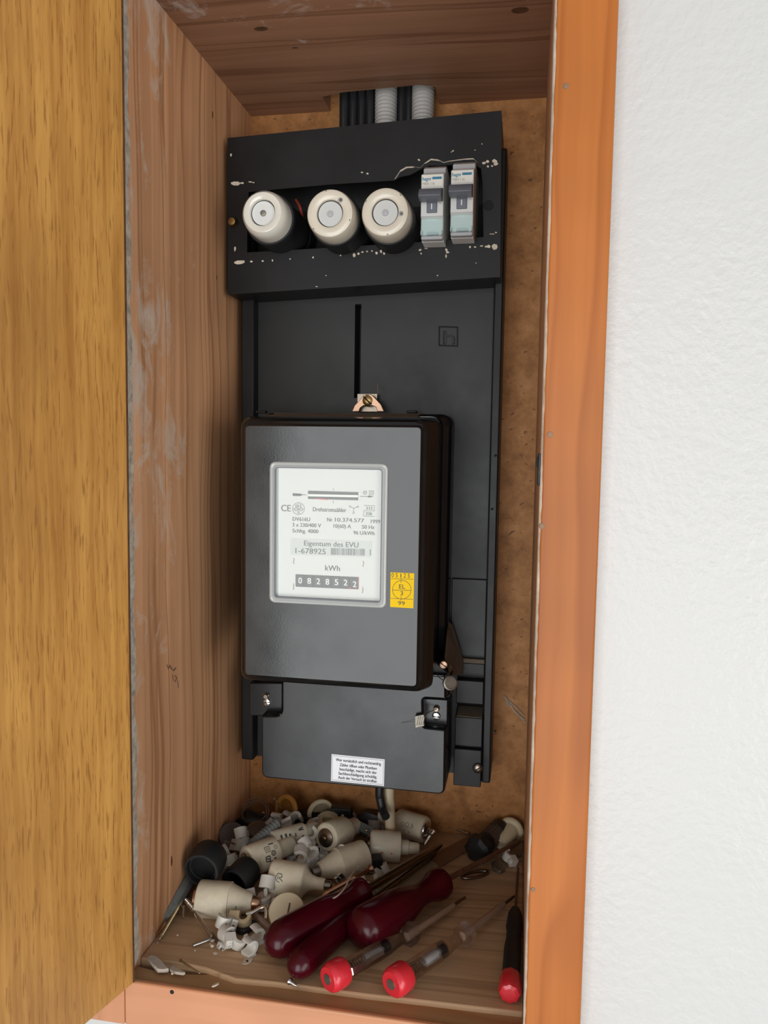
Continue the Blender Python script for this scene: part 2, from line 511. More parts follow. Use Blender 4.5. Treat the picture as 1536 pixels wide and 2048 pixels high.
def clear_mat(name, tint, rough=.0, ior=1.45):
    mt, nt, b = nodes(name)
    nt.nodes.remove(b)
    out = nt.nodes['Material Output']
    t = N(nt, 'ShaderNodeBsdfTransparent'); t.inputs[0].default_value = (*tint, 1)
    g = N(nt, 'ShaderNodeBsdfGlossy'); g.inputs['Roughness'].default_value = rough
    lw = N(nt, 'ShaderNodeLayerWeight', Blend=.5)
    f0 = ((ior - 1) / (ior + 1)) ** 2
    fr = math_(nt, 'ADD', math_(nt, 'MULTIPLY', math_(nt, 'POWER', lw.outputs['Facing'], 5.0), .7), f0)
    mx = N(nt, 'ShaderNodeMixShader')
    nt.links.new(fr, mx.inputs[0]); nt.links.new(t.outputs[0], mx.inputs[1]); nt.links.new(g.outputs[0], mx.inputs[2])
    nt.links.new(mx.outputs[0], out.inputs[0])
    return mt
M['pane'] = clear_mat('clear pane', (.96, .97, .96))
M['teal_clear'] = clear_mat('teal clear plastic', (.93, .985, .985))
def acrylic():
    mt, nt, b = nodes('clear acrylic')
    b.inputs['Base Color'].default_value = (.90, .88, .87, 1); b.inputs['Roughness'].default_value = .08
    b.inputs['Transmission Weight'].default_value = 1.0; b.inputs['IOR'].default_value = 1.42
    t = N(nt, 'ShaderNodeBsdfTransparent'); t.inputs[0].default_value = (.92, .90, .89, 1)
    mx = N(nt, 'ShaderNodeMixShader', Fac=.50)
    nt.links.new(b.outputs[0], mx.inputs[1]); nt.links.new(t.outputs[0], mx.inputs[2]); nt.links.new(mx.outputs[0], nt.nodes['Material Output'].inputs[0])
    return mt
M['clear_handle'] = acrylic()
M['clear_bezel'] = plain('clear moulded bezel', (.52, .54, .53), .12, coat=.5, trans=.12)
M['red_handle'] = plain('dark red acetate', (.42, .006, .03), .12, trans=.72, ior=1.46)
def red_handle():
    mt, nt, b = nodes('dark red acetate handle')
    b.inputs['Base Color'].default_value = (.070, .0006, .007, 1)
    b.inputs['Roughness'].default_value = .24
    b.inputs['Transmission Weight'].default_value = .35
    b.inputs['Specular IOR Level'].default_value = .2
    return mt
M['red_handle'] = red_handle()

# ------------------------------------------------------------------ the wall
H, D, S, WF, WO = 0.674, 0.2298, 0.0209, 0.2704, 0.3052
YF = -D - S                                   # front of the frame
w = holed(nb(), [(-1.0, -1.1), (1.6, -1.1), (1.6, 1.3), (-1.0, 1.3)],
          [(-0.022, -0.022), (WF + .022, -0.022), (WF + .022, H + .022), (-0.022, H + .022)], -D, -D + .06)
w = obj('wall_front', w, M['wall']); w['kind'] = 'structure'

# ------------------------------------------------------------------ the cabinet
cab = thing('meter_cabinet', 'wooden wall cabinet with open door and orange varnished frame set into the white wall', 'cabinet', (WF / 2, -D / 2, 0))
sp = obj('side_panel', boxm((-.018, -D, -.018), (0, 0, H + .018)), M['pine_side'], cab); sp['label'] = 'left pine side board with white paint smears'
obj('side_panel', boxm((WF, -D, -.018), (WF + .018, 0, H + .018)), M['pine_side'], cab)
obj('back_panel', boxm((-.018, 0, -.02), (WF + .018, .008, H + .12)), M['back'], cab)
# floor board: broken front edge with a gap at the left
fl = nb()
gap = [at(278, 1915, z=0), at(330, 1922, z=0), at(370, 1927, z=0), at(410, 1936, z=0), at(470, 1958, z=0), at(560, 1966, z=0), at(640, 1977, z=0), at(740, 1990, z=0), at(850, 2002, z=0), at(950, 2014, z=0), at(1040, 2024, z=0)]
back = [(WF, 0), (0, 0)]
pts = [(0, gap[0].y)] + [(p.x, p.y) for p in gap[1:-1]] + [(WF, gap[-1].y)] + back
loft(fl, [[(x, y, -.016) for x, y in pts], [(x, y, 0) for x, y in pts]])
obj('floor_board', fl, M['pine_floor'], cab, bevel=.0012)
# ceiling board with a notch for the cables
n0 = at(640, 186, z=H).x; n1 = at(872, 180, z=H).x
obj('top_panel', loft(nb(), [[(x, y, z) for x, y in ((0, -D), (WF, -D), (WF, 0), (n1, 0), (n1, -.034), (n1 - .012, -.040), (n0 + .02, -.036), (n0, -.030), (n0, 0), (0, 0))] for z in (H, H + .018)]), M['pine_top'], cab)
# knots in the boards
for px, py, kx, ky in ((522, 57, .0052, .0030), (1040, 20, .006, .004), (590, 95, .0022, .0012)):
    p = at(px, py, z=H); k_ = nb(); L_ = [(kx * math.cos(a_), ky * math.sin(a_)) for a_ in [2 * math.pi * i / 20 for i in range(20)]]
    loft(k_, [[(p.x + u, p.y + v, H - .0002) for u, v in L_], [(p.x + u * 1.1, p.y + v * 1.1, H + .001) for u, v in L_]]); obj('wood_knot', k_, M['knot'], cab)
for px, py, ky, kz in ((343, 1722, .0012, .0042), (425, 230, .001, .003), (433, 555, .0008, .002)):
    p = at(px, py, x=0); k_ = nb(); L_ = [(ky * math.cos(a_), kz * math.sin(a_)) for a_ in [2 * math.pi * i / 16 for i in range(16)]]
    loft(k_, [[(.0002, p.y + u, p.z + v) for u, v in L_], [(-.001, p.y + u * 1.1, p.z + v * 1.1) for u, v in L_]]); obj('wood_knot', k_, M['knot'], cab)
# frame
obj('frame_stile', boxm((WF, YF, -.034), (WO, -D, H + .06)), M['varnish'], cab, bevel=.0022, seg=3)
st = obj('frame_stile', boxm((-.0348, YF, -.034), (-.0006, -D, H + .06)), M['varnish_left_glare'], cab, bevel=.0006)
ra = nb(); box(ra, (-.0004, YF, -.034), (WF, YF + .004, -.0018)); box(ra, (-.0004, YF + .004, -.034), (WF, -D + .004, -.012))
ra = obj('frame_rail', ra, M['varnish_rail_glare'], cab, bevel=.0012)
obj('frame_rail', boxm((-.0004, YF, H), (WF, -D, H + .06)), M['varnish'], cab, bevel=.001)
sb = [at(276, 1934, z=-.004), at(310, 1943, z=-.004), at(350, 1949, z=-.004), at(400, 1951, z=-.004), at(416, 1951, z=-.004)]
sp_ = [(0, YF + .0012), (WF, YF + .0012), (WF, -D + .004), (sb[-1].x + .004, -D + .004)] + [(p.x, p.y) for p in sb[::-1][:-1]] + [(0, sb[0].y)]
sill = loft(nb(), [[(x, y, -.012) for x, y in sp_], [(x, y, -.0035) for x, y in sp_]])
sill = obj('sill_strip', sill, M['sill_wood'], cab); sill['label'] = 'worn dark strip along the front sill'
# ragged plaster filler along the left lining
pf = nb(); rnd = random.Random(3)
L0 = []; L1 = []
for i in range(90):
    z = H * i / 89
    L0.append((YF, z)); L1.append((-D - .0006 + (rnd.random() - .5) * .0022 + .0012 * math.sin(i * .7), z))
ra_ = [pf.verts.new((.0006, y, z)) for y, z in L0]; rb_ = [pf.verts.new((.0004 + rnd.random() * .0012, (L0[i][0] + L1[i][0]) / 2, L1[i][1])) for i in range(90)]; rc_ = [pf.verts.new((-.0002, y, z)) for y, z in L1]
for i in range(89):
    pf.faces.new((ra_[i], rb_[i], rb_[i + 1], ra_[i + 1])); pf.faces.new((rb_[i], rc_[i], rc_[i + 1], rb_[i + 1]))
r = bmesh.ops.extrude_face_region(pf, geom=pf.faces[:])
for v in [e for e in r['geom'] if isinstance(e, bmesh.types.BMVert)]: v.co.x -= .001
f_ = obj('filler_strip', pf, M['plaster'], cab, smooth=50); f_['label'] = 'ragged grey plaster along the left edge of the opening'
# worn pale inner edge of the right stile
we = nb(); rnd = random.Random(8)
rows = []
for i in range(120):
    z = -.0 + (H) * i / 119
    k = .0010 * rnd.random() + .0006 * math.sin(i * .23) ** 2
    rows.append([we.verts.new((WF - .0002, YF + .0024 + k, z)), we.verts.new((WF - .0003, YF + .0018, z)), we.verts.new((WF + .0003, YF + .0005, z)), we.verts.new((WF + .0007 + k * .5, YF - .0002, z))])
for A, B in zip(rows, rows[1:]):
    for j in range(3): we.faces.new((A[j], A[j + 1], B[j + 1], B[j]))
we_ = obj('worn_edge', we, M['worn_edge'], cab, smooth=60); we_['label'] = 'pale bare wood where the varnish is rubbed off'
# strike plate on the stile
zt = at(1080, 907, y=YF).z; zb = at(1078, 972, y=YF).z
sk = nb(); box(sk, (WF - .0016, YF + .001, zb), (WF - .0002, YF + .017, zt)); box(sk, (WF - .0026, YF + .002, zb + .011), (WF - .0016, YF + .012, zb + .017))
obj('strike_plate', sk, M['iron'], cab, bevel=.0004)
# nail heads in the frame
for px, py, rr in ((1132, 172, .0019), (1100, 869, .0020), (1084, 1052, .0020), (1066, 1779, .0016)):
    p = at(px, py, y=YF)
    obj('nail_head', lathe(nb(), [(0, rr), (.0004, rr * .8), (.0005, 0)], 12, Matrix.Translation((p.x, YF + .0001, p.z)) @ Matrix.Rotation(math.pi / 2, 4, 'X')), M['nail_brown'], cab)
p = at(344, 1984, y=YF)
obj('nail_hole', lathe(nb(), [(0, .0015), (.0003, .0013), (.0003, 0)], 14, Matrix.Translation((p.x, YF - .0001, p.z)) @ Matrix.Rotation(math.pi / 2, 4, 'X')), M['dark_hole'], cab)
# the open door
h = at(267, 1969, y=YF - .002)
dirv = Vector((-.0092, -.0350, 0)).normalized(); nrm = Vector((dirv.y, -dirv.x, 0))   # nrm points away from the opening
dz0 = -.0008; dz1 = H + .03
dr = nb()
q = [Vector((h.x, h.y, 0)), Vector((h.x, h.y, 0)) + dirv * .30]
q += [q[1] + nrm * .018, q[0] + nrm * .018]
loft(dr, [[(v.x, v.y, z) for v in q] for z in (dz0, dz1)])
door = obj('door', dr, M['door'], cab, bevel=.0006); door['label'] = 'golden brown veneered door leaf swung open to the left'
eb = nb(); e0 = q[0] - dirv * .0013 ; ex = [e0, q[0] + dirv * .0001, q[3] + dirv * .0001, q[3] - dirv * .0013]  # thin dark strip added for the shadow gap beside the hinge
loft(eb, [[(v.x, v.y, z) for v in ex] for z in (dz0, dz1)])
eb_ = obj('gap_shade_strip', eb, M['knot'], door); eb_['label'] = 'dark strip painting the shadow gap along the hinge side of the door leaf'
# handwriting on the side board
hw = nb()
for s in ([(334, 1330), (337, 1338), (340, 1331), (343, 1339)], [(342, 1334), (347, 1342), (352, 1336)], [(345, 1350), (347, 1362)], [(350, 1352), (354, 1356), (350, 1364)], [(355, 1362), (357, 1376)]):
    for a, b in zip(s, s[1:]):
        p0 = at(*a, x=0.0004); p1 = at(*b, x=0.0004); tube(hw, [p0, p1], .00035, 4)
obj('pencil_mark', hw, M['dark_brown'], cab)

# cobweb on the back panel
cw = nb()
for s in ([(1008, 1392), (1020, 1404), (1034, 1416), (1048, 1432)], [(1010, 1396), (1026, 1418), (1052, 1446)], [(1006, 1390), (1014, 1402), (1012, 1412)], [(1020, 1404), (1030, 1424), (1050, 1440)]):
    tube(cw, spline([at(*a, y=-.0012) for a in s]), .0004, 4)
tag(recenter(obj('cobweb', cw, M['web'])), 'wispy grey cobweb on the back board right of the panel', 'cobweb')

# ------------------------------------------------------------------ the black meter panel
pan = thing('meter_mounting_board', 'tall black meter mounting board with fuse cover fixed to the cabinet back', 'panel', (.124, -.0, .074))
YB = -.034; YR = -.046
X0, X1, Z0, Z1 = .0075, .2392, .0738, .615
bp = nb()
holed(bp, rect(X0, X1, Z0, Z1), rect(.1090, .1148, at(738, 796, y=YB).z, at(738, 608, y=YB).z), YB, -.012)
box(bp, (X0, -.012, Z0), (X1, -.0005, Z1))
obj('base_plate', bp, M['bakelite_flat'], pan)
lr = nb(); box(lr, (X0, YR, Z0), (X0 + .0118, YB, Z1)); obj('rim', lr, M['bakelite'], pan, bevel=.0014)
lr = nb(); box(lr, (X1 - .0078, YR - .004, Z0), (X1, YB, Z1)); obj('rim', lr, M['bakelite'], pan, bevel=.0014)
# recess zones to the right of the meter
sx0, sx1 = .2078, X1 - .0078
def zy(py, y): return at(945, py, y=y).z
ly = YB - .004
obj('ledge', boxm((.2003, YB - .0025, zy(1325, YB - .002)), (sx1, YB, zy(1158, YB - .002))), M['bakelite_flat'], pan, bevel=.0008)
tb = nb(); z0 = zy(1327, -.042)
prof = [(-.034, zy(1316, -.034)), (-.042, z0), (-.042, zy(1356, -.042)), (-.052, zy(1362, -.052)), (-.052, zy(1408, -.052)), (-.034, zy(1412, -.034))]
loft(tb, [[(x, y, z) for y, z in prof] for x in (sx0, sx1)])
obj('ledge', tb, M['bakelite'], pan, bevel=.0006)
d1 = obj('dust_layer', boxm((sx0, -.0418, z0 + .0002), (sx1, -.034, z0 + .0038)), M['dusty'], pan); d1['label'] = 'grey brown dust on the ledge'
tb = nb()
prof = [(-.034, zy(1410, -.034)), (-.056, zy(1436, -.056)), (-.056, zy(1494, -.056)), (-.061, zy(1500, -.061)), (-.061, Z0 + .0005), (-.034, Z0 + .0005)]
loft(tb, [[(x, y, z) for y, z in prof] for x in (sx0, sx1)])
obj('ledge', tb, M['bakelite'], pan, bevel=.0006)
dq = nb(); a0 = Vector((0, -.0345, zy(1411, -.034) + .0003)); a1 = Vector((0, -.0555, zy(1434.5, -.0555) + .0003))
loft(dq, [[(x, a0.y, a0.z), (x, a1.y, a1.z), (x, a1.y, a1.z - .0005), (x, a0.y, a0.z - .0005)] for x in (sx0 + .001, sx1 - .0005)])
obj('dust_layer', dq, M['dusty'], pan)
def screw_head(name, px, py, y, rr, mat, parent, th=.002, slot_ang=.0, slot=M['dark_hole'], dome=.4):
    p = at(px, py, y=y)
    mm = Matrix.Translation((p.x, y + th, p.z)) @ Matrix.Rotation(math.pi / 2, 4, 'X')
    s = obj(name, lathe(nb(), [(-.004, rr * .55), (0, rr * .55), (0, rr), (th * .7, rr), (th, rr * .86), (th + rr * dome * .3, rr * .3), (th + rr * dome * .33, 0)], 22, mm), mat, parent, smooth=40)
    sl = boxm((-rr * .92, -rr * .11, th * .6), (rr * .92, rr * .11, th + rr * dome * .33 + .0001))
    sl.transform(mm @ Matrix.Rotation(slot_ang, 4, 'Z'))
    obj('slot', sl, slot, s)
    return s
screw_head('fixing_screw', 955, 1538, -.0635, .0042, M['dark_steel'], pan, slot_ang=.6)
for px, py in ((990, 1462), (991, 911), (984, 1018)):
    p = at(px, py, y=YR - .004)
    obj('rivet', blob(nb(), (p.x, YR - .004, p.z), .0012, .0008, .0012, 1, .1), M['bakelite'], pan, smooth=60)
# embossed emblem: square with the letter h
em = nb()
holed(em, xz([(877, 692), (916, 693), (916, 653), (877, 652)], YB - .0008), xz([(879.5, 689.5), (913.5, 690.5), (913.5, 655.5), (879.5, 654.5)], YB - .0008), YB - .0008, YB)
def em_txt(s, xl, xr, base, h):
    a = at(xl, base, y=YB - .0009); b = at(xr, base, y=YB); t = at(xl, base - h, y=YB)
    bm = nb(); text(bm, s, a.x, b.x, a.z, t.z - a.z, YB - .0008)
    r = bmesh.ops.extrude_face_region(bm, geom=bm.faces[:])
    for v in [e for e in r['geom'] if isinstance(e, bmesh.types.BMVert)]: v.co.y += .0008
    return bm
obj('emblem_frame', em, M['dark_hole'], pan)
obj('emblem_letter', em_txt('h', 888, 909, 687, 24), M['bakelite'], pan)
sh_ = nb(); ptext(sh_, 'h', 886, 910, 688.5, 27, YB - .0003); obj('emblem_groove', sh_, M['dark_hole'], pan)

# fuse cover with its sawn opening
YC = -.075
outer = xz([(456, 589), (1000, 554), (1003, 221), (455, 276)], YC)
hole = [(494, 505), (600, 499), (700, 493), (840, 484), (905, 480), (967, 474), (966, 420), (965, 365), (962, 337), (950, 330), (935, 327), (905, 329), (880, 332), (860, 331), (842, 338), (820, 350), (800, 354), (788, 361), (725, 365), (660, 369), (560, 378), (497, 384), (495, 430)]
cv = nb()
holed(cv, outer, xz(hole, YC), YC, YC + .0025)
cover = obj('fuse_cover', cv, M['bakelite'], pan)
sd = nb()
oi = [(p[0], p[1]) for p in outer]
def wallstrip(bm, a, b, y0, y1, th):
    a = Vector(a); b = Vector(b); d = (b - a).normalized(); n = Vector((-d.y, d.x)) * th
    prism(bm, [tuple(a), tuple(b), tuple(b + n), tuple(a + n)], y0, y1)
for i in range(4): wallstrip(sd, oi[i], oi[(i + 1) % 4], YC + .0025, -.006, .0025)
obj('cover_side', sd, M['bakelite'], cover)
# torn cream edge
te = nb(); rnd = random.Random(5)
edge = [(788, 361), (800, 352), (812, 346), (826, 343), (840, 338), (848, 332), (862, 328), (876, 329), (888, 330), (900, 327), (914, 326), (930, 325), (946, 325), (956, 329)]
wid = [3, 13, 14, 11, 4, 6, 11, 11, 6, 7, 7, 8, 9, 6]
ou = [(x, y) for x, y in edge]; iu = [(x + rnd.random() * 2 - 1, y - w_ + rnd.random() * 1.5) for (x, y), w_ in zip(edge, wid)]
for i in range(len(edge) - 1):
    f = [at(*ou[i], y=YC + .0018), at(*ou[i + 1], y=YC + .0018), at(*iu[i + 1], y=YC - .0007), at(*iu[i], y=YC - .0007)]
    g = [v + Vector((0, .0012, 0)) for v in f]
    loft(te, [f, g])
e_ = obj('torn_edge', te, M['chip'], cover); e_['label'] = 'broken cream coloured edge of the opening'
# chipped specks
ck = nb()
def chip(px, py, sx, sy, seed):
    rnd = random.Random(seed); n = 7
    ps = []
    for k in range(n):
        a = 2 * math.pi * k / n; q_ = .6 + .5 * rnd.random()
        ps.append((px + sx * math.cos(a) * q_, py + sy * math.sin(a) * q_))
    loft(ck, [[at(*q_, y=YC - .0003) for q_ in ps], [at(*q_, y=YC + .0002) for q_ in ps]])
spec = [(470, 367, 11, 5), (484, 366, 5, 2), (500, 364, 4, 1.5), (507, 365, 3, 1.5), (478, 525, 16, 5), (503, 523, 3, 2), (525, 522, 3, 2), (545, 521, 2, 3), (580, 518, 2, 1.5), (626, 515, 2, 2.5), (724, 345, 3, 1.5), (735, 347, 3, 2),
        (708, 510, 4, 5), (717, 507, 3, 3), (725, 504, 3, 2), (734, 503, 2, 2), (744, 502, 2, 2), (753, 506, 3, 3), (762, 503, 3, 4), (768, 507, 2.5, 3), (785, 504, 2, 3), (681, 511, 2, 1.5), (840, 500, 3, 3), (842, 507, 2, 2), (852, 497, 4, 1), (893, 500, 3, 4), (895, 505, 4, 2.5),
        (892, 512, 2, 4), (940, 494, 3, 3), (950, 494, 3, 2), (963, 492, 4, 2), (972, 493, 3, 3), (978, 493, 5, 4), (989, 494, 7, 6), (968, 326, 4, 3), (975, 323, 4, 3), (990, 322, 6, 4), (992, 328, 5, 4), (984, 332, 3, 2), (976, 333, 3, 3), (838, 320, 3, 2.5), (903, 304, 2, 1), (906, 302, 2, 2), (964, 288, 1.5, 1.5), (950, 300, 2, 1), (633, 573, 3, 1.5), (652, 551, 1.5, 1), (875, 551, 2, 1.5), (462, 310, 2, 4), (985, 468, 7, 1.2), (992, 465, 3, 1.5), (952, 526, 1.5, 1), (470, 498, 2, 6)]
for i, s in enumerate(spec): chip(*s, i)
k_ = obj('paint_chip', ck, M['chip'], cover); k_['label'] = 'cream flecks where the black has chipped'
p = at(977, 411, y=YC)
mm = Matrix.Translation((p.x, YC - .0002, p.z)) @ Matrix.Rotation(math.pi / 2, 4, 'X')
obj('screw_hole', lathe(nb(), [(0, .0040), (.0003, .0037), (.0003, 0)], 20, mm), M['dark_hole'], cover)
# inside of the fuse field
obj('mounting_rail', boxm((.02, -.0352, .535), (.222, -.0341, .575)), M['dark_hole'], pan)

# brass knurled screw left of the fuses
p = at(468, 446, y=YC)
br = thing('brass_screw', 'small round brass screw head at the left edge of the fuse cover', 'screw', (p.x, YC, p.z))
obj('head', lathe(nb(), [(-.002, .002), (.0, .0038), (.003, .0042), (.0055, .003), (.006, 0)], 20, Matrix.Rotation(math.pi / 2, 4, 'X')), M['brass'], br, smooth=45, local=True)

# ------------------------------------------------------------------ fuse holders
def fuse_holder(px, py, rpx, label, style, seed):
    y1 = -.122
    p = at(px, py, y=y1); R = at(px + rpx, py, y=y1).x - p.x
    t = thing('fuse_holder', label, 'fuse', (p.x, -.034, p.z), 'screw in fuse holders in the cover opening')
    X = Matrix.Rotation(math.pi / 2, 4, 'X')
    # black socket
    obj('socket', lathe(nb(), [(0, .0205), (.020, .0205), (.021, .0196), (.028, .0196), (.029, .0206), (.040, .0206), (.042, .0196), (.061, .0196), (.064, .0207), (.069, .0207), (.070, .0200), (.070, .0185)], 40, X), M['rubber'], t, smooth=35, local=True)
    prof = [(.045, R * .92), (.062, R * .93), (.064, R * .985), (.074, R * 1.0), (.084, R * .985), (.0872, R * .93), (.088, R * .86), (.0878, R * .60), (.0872, R * .55), (.0845, R * .53), (.0842, .0)] if style else \
           [(.045, R * .95), (.070, R * 1.0), (.080, R * .985), (.0855, R * .92), (.088, R * .82), (.0885, R * .62), (.0878, R * .555), (.085, R * .53), (.0848, 0)]
    cap = obj('screw_cap', lathe(nb(), prof, 48, X), M['ceramic' if style else 'ceramic_gloss'], t, smooth=40, local=True)
    g = nb(); lathe(g, [(.0842, R * .515), (.0852, R * .50), (.0853, 0)], 36, X); obj('sight_glass', g, M['label'] if style else M['mcb'], cap, smooth=40, local=True)
    g = nb()
    lathe(g, [(.0853, R * .13), (.0862, R * .12), (.0866, 0)], 20, X @ Matrix.Translation((0, 0, 0))); obj('indicator', g, M['lead'] if style == 0 else M['mcb_grey'], cap, smooth=40, local=True)
    g = nb()
    loft(g, [[(R * .54 * math.cos(a), -R * .54 * math.sin(a) * 1, 0) for a in [2 * math.pi * k / 40 for k in range(40)]], [(R * .50 * math.cos(a), -R * .50 * math.sin(a), 0) for a in [2 * math.pi * k / 40 for k in range(40)]]], cap0=False, cap1=False)
    g.transform(Matrix.Translation((0, -.0851, 0)) @ X); obj('seal_ring', g, M['dark_hole'], cap, local=True)
    if style:
        for a in ({1: (100, -20, 222), 2: (150, 45, 278)}[style]):
            a = math.radians(a)
            mm = Matrix.Translation((math.cos(a) * R * .86, -.0870, math.sin(a) * R * .86)) @ X
            obj('lead_hole', lathe(nb(), [(0, .0009), (.0008, .0009), (.0008, 0)], 10, mm), M['dark_hole'], cap, local=True)
        a = math.radians({1: 48, 2: -8}[style])
        mm = Matrix.Translation((math.cos(a) * R * .66, -.0876, math.sin(a) * R * .66)) @ X
        obj('probe_hole', lathe(nb(), [(0, .0022), (.0004, .0021), (.0004, 0)], 16, mm), M['mcb_grey'], cap, local=True)
        mm = Matrix.Translation((math.cos(a) * R * .67 + .0002, -.0880, math.sin(a) * R * .67 - .0001)) @ X
        obj('probe_hole', lathe(nb(), [(0, .0013), (.0003, .0013), (.0003, 0)], 14, mm), M['dark_steel'], cap, local=True)
    return t
fuse_holder(524.5, 424.5, 46, 'leftmost white ceramic fuse holder with plain glossy rim and large sight glass', 0, 1)
fuse_holder(659, 426, 48.5, 'middle cream fuse holder with probe hole at upper right of its sight glass', 1, 2)
fuse_holder(769.5, 423.5, 49.5, 'cream fuse holder beside the circuit breakers, probe hole right of its sight glass', 2, 3)
# loose wires between sockets
wr = nb(); tube(wr, spline([at(592, 400, y=-.05), at(600, 415, y=-.06), at(606, 440, y=-.055), at(612, 470, y=-.05)]), .0012, 8)
tag(recenter(obj('wire', wr, M['red_ink'], smooth=60)), 'thin red wire behind the leftmost fuse holder', 'wire')

# ------------------------------------------------------------------ circuit breakers
def breaker(label, dx, dz):
    y = -.100
    p = at(866, 480, y=y)
    t = thing('circuit_breaker', label, 'circuit breaker', (p.x, -.034, p.z), 'circuit breakers in the cover opening')
    def zz(py, yy=y): return at(866, py, y=yy).z
    xl = at(842, 400, y=y).x; xr = xl + .0176
    # side profile (y, z)
    prof = [(-.040, zz(484, -.09)), (-.092, zz(484, -.092)), (-.0925, zz(477, -.0925)), (-.098, zz(468.5)), (-.098, zz(437)), (-.1005, zz(433)), (-.1005, zz(349)), (-.100, zz(348)), (-.088, zz(346, -.088)), (-.088, zz(337, -.088)), (-.080, zz(334, -.08)), (-.040, zz(334, -.08))]
    body = obj('body', loft(nb(), [[(x, a, b) for a, b in prof] for x in (xl, xr)]), M['mcb'], t, bevel=.0006)
    sh = obj('shoulder', boxm((xl + .0003, -.0885, zz(346, -.088)), (xr - .0003, -.0878, zz(338, -.088))), M['mcb_grey'], t)
    lb = obj('label_strip', boxm((xl + .0006, -.1009, zz(374)), (xr - .0008, -.1004, zz(350))), M['mcb_label'], t)
    ink = nb()
    hz = (zz(349) - zz(374))
    text(ink, 'hager', xl + .0010, xl + .0081, zz(361.2), zz(354.2) - zz(361.2), -.10095, 0, bold=.00012)
    box(ink, (xl + .0087, -.10100, zz(359.5)), (xr - .0016, -.10092, zz(354.5)))
    obj('brand_print', ink, M['teal_ink'], lb)
    ink = nb(); text(ink, 'MBN 116', xl + .0012, xl + .0105, zz(370.5), zz(364.5) - zz(370.5), -.10095); obj('type_print', ink, M['grey_ink'], lb)
    # toggle
    prof = [(-.0995, zz(376)), (-.112, zz(377, -.112)), (-.116, zz(390, -.116)), (-.1085, zz(402, -.1085)), (-.0995, zz(404))]
    obj('toggle', loft(nb(), [[(x, a, b) for a, b in prof] for x in (xl - .0002, xr - .0003)]), M['toggle'], t, bevel=.0006)
    wn = obj('toggle_stem', boxm((xl + .0048, -.1022, zz(426.5)), (xl + .0128, -.0990, zz(402))), M['toggle'], t, bevel=.0005)
    obj('on_mark', boxm((xl + .0083, -.1024, zz(420)), (xl + .0091, -.1021, zz(409))), M['white_ink'], wn)
    ink = nb(); text(ink, 'C', xl + .0145, xl + .0162, zz(408), zz(403.5) - zz(408), -.1007); obj('curve_print', ink, M['grey_ink'], t)
    obj('groove', boxm((xl + .0002, -.1008, zz(433.6)), (xr - .0002, -.1004, zz(432.8))), M['mcb_grey'], t)
    cvr = nb(); box(cvr, (xl + .0003, -.1012, zz(469)), (xr - .0003, -.0985, zz(437)))
    tc_ = obj('terminal_shield', cvr, M['teal_clear'], t, bevel=.0005)
    ed = nb(); box(ed, (xl + .0003, -.1016, zz(470)), (xl + .0012, -.0984, zz(462))); box(ed, (xr - .0012, -.1016, zz(470)), (xr - .0003, -.0984, zz(462))); box(ed, (xl + .005, -.1016, zz(470)), (xr - .004, -.0984, zz(467)))
    obj('shield_rib', ed, plain('pale teal plastic', (.55, .74, .76), .2, trans=.4), tc_)
    obj('foot', boxm((xl + .0002, -.0985, zz(481, -.095)), (xr - .0002, -.091, zz(473, -.095))), M['mcb_grey'], t, bevel=.001)
    t.location.x += dx; t.location.z += dz
    return t
a = at(840, 353, y=-.1); b = at(899.5, 344.5, y=-.1)
breaker('light grey circuit breaker with slate toggle, nearer the ceramic fuse holders', 0, 0)
breaker('light grey circuit breaker with slate toggle, at the right end of the opening', b.x - a.x, b.z - a.z)

# ------------------------------------------------------------------ conduits and cables at the top
def conduit(px, label):
    x = at(px, 215, y=-.016).x; rr = .0098
    prof = []; z = .60
    while z < H + .05:
        prof += [(z, rr), (z + .0012, rr), (z + .0017, rr * .87), (z + .0027, rr * .87)]; z += .0032
    o = obj('conduit', lathe(nb(), prof, 30, Matrix.Translation((x, -.0160, 0))), M['conduit'], smooth=50)
    tag(recenter(o), label, 'conduit', 'corrugated conduits above the fuse cover')
conduit(772, 'grey corrugated conduit with black cables on both sides above the cover')
conduit(846, 'rightmost grey corrugated conduit leaving the top of the cover')
cl = ['leftmost black cable rising into the ceiling notch', 'second black cable from the left in the ceiling notch', 'third black cable from the left in the ceiling notch', 'black cable directly left of the first grey conduit', 'black cable between the two grey conduits, behind them', 'black cable just left of the rightmost grey conduit']
for i, (px, rr) in enumerate(((689, .0046), (707, .0042), (724, .0042), (741, .0046), (803, .0048), (818, .0048))):
    x = at(px, 215, y=-.012).x; yy = -.012 if i < 4 else -.010
    o = obj('cable', tube(nb(), [(x, yy, .60), (x, yy, .64), (x, yy, H + .05)], rr, 14), M['black'], smooth=60)
    tag(recenter(o), cl[i], 'cable', 'black cables above the fuse cover')

# ------------------------------------------------------------------ the electricity meter
met = thing('electricity_meter', 'black three phase electricity meter with clear window on the mounting panel', 'electricity meter', (.119, -.046, .08))
bx0, bx1, bz0, bz1 = .0325, .1995, .185, .3962
fx0, fx1, fz0, fz1 = .0462, .1922, .1838, .3882
hb = nb()
RB = [rpoly(rect(bx0, bx1, bz0, bz1), .010), rpoly(rect(bx0, bx1, bz0, bz1), .010), rpoly(rect(bx0 + .0022, bx1 - .0022, bz0, bz1 - .0005), .010), rpoly(rect(bx0 + .0065, bx1 - .0068, bz0, bz1 - .002), .009), rpoly(rect(bx0 + .0075, bx1 - .0076, bz0, bz1 - .0028), .009)]
loft(hb, [[(x, y, z) for x, z in L] for L, y in zip(RB, (YB - .0002, -.058, -.062, -.064, -.080))])
obj('base_housing', hb, M['lacquer_satin'], met, smooth=45)
dl = nb()
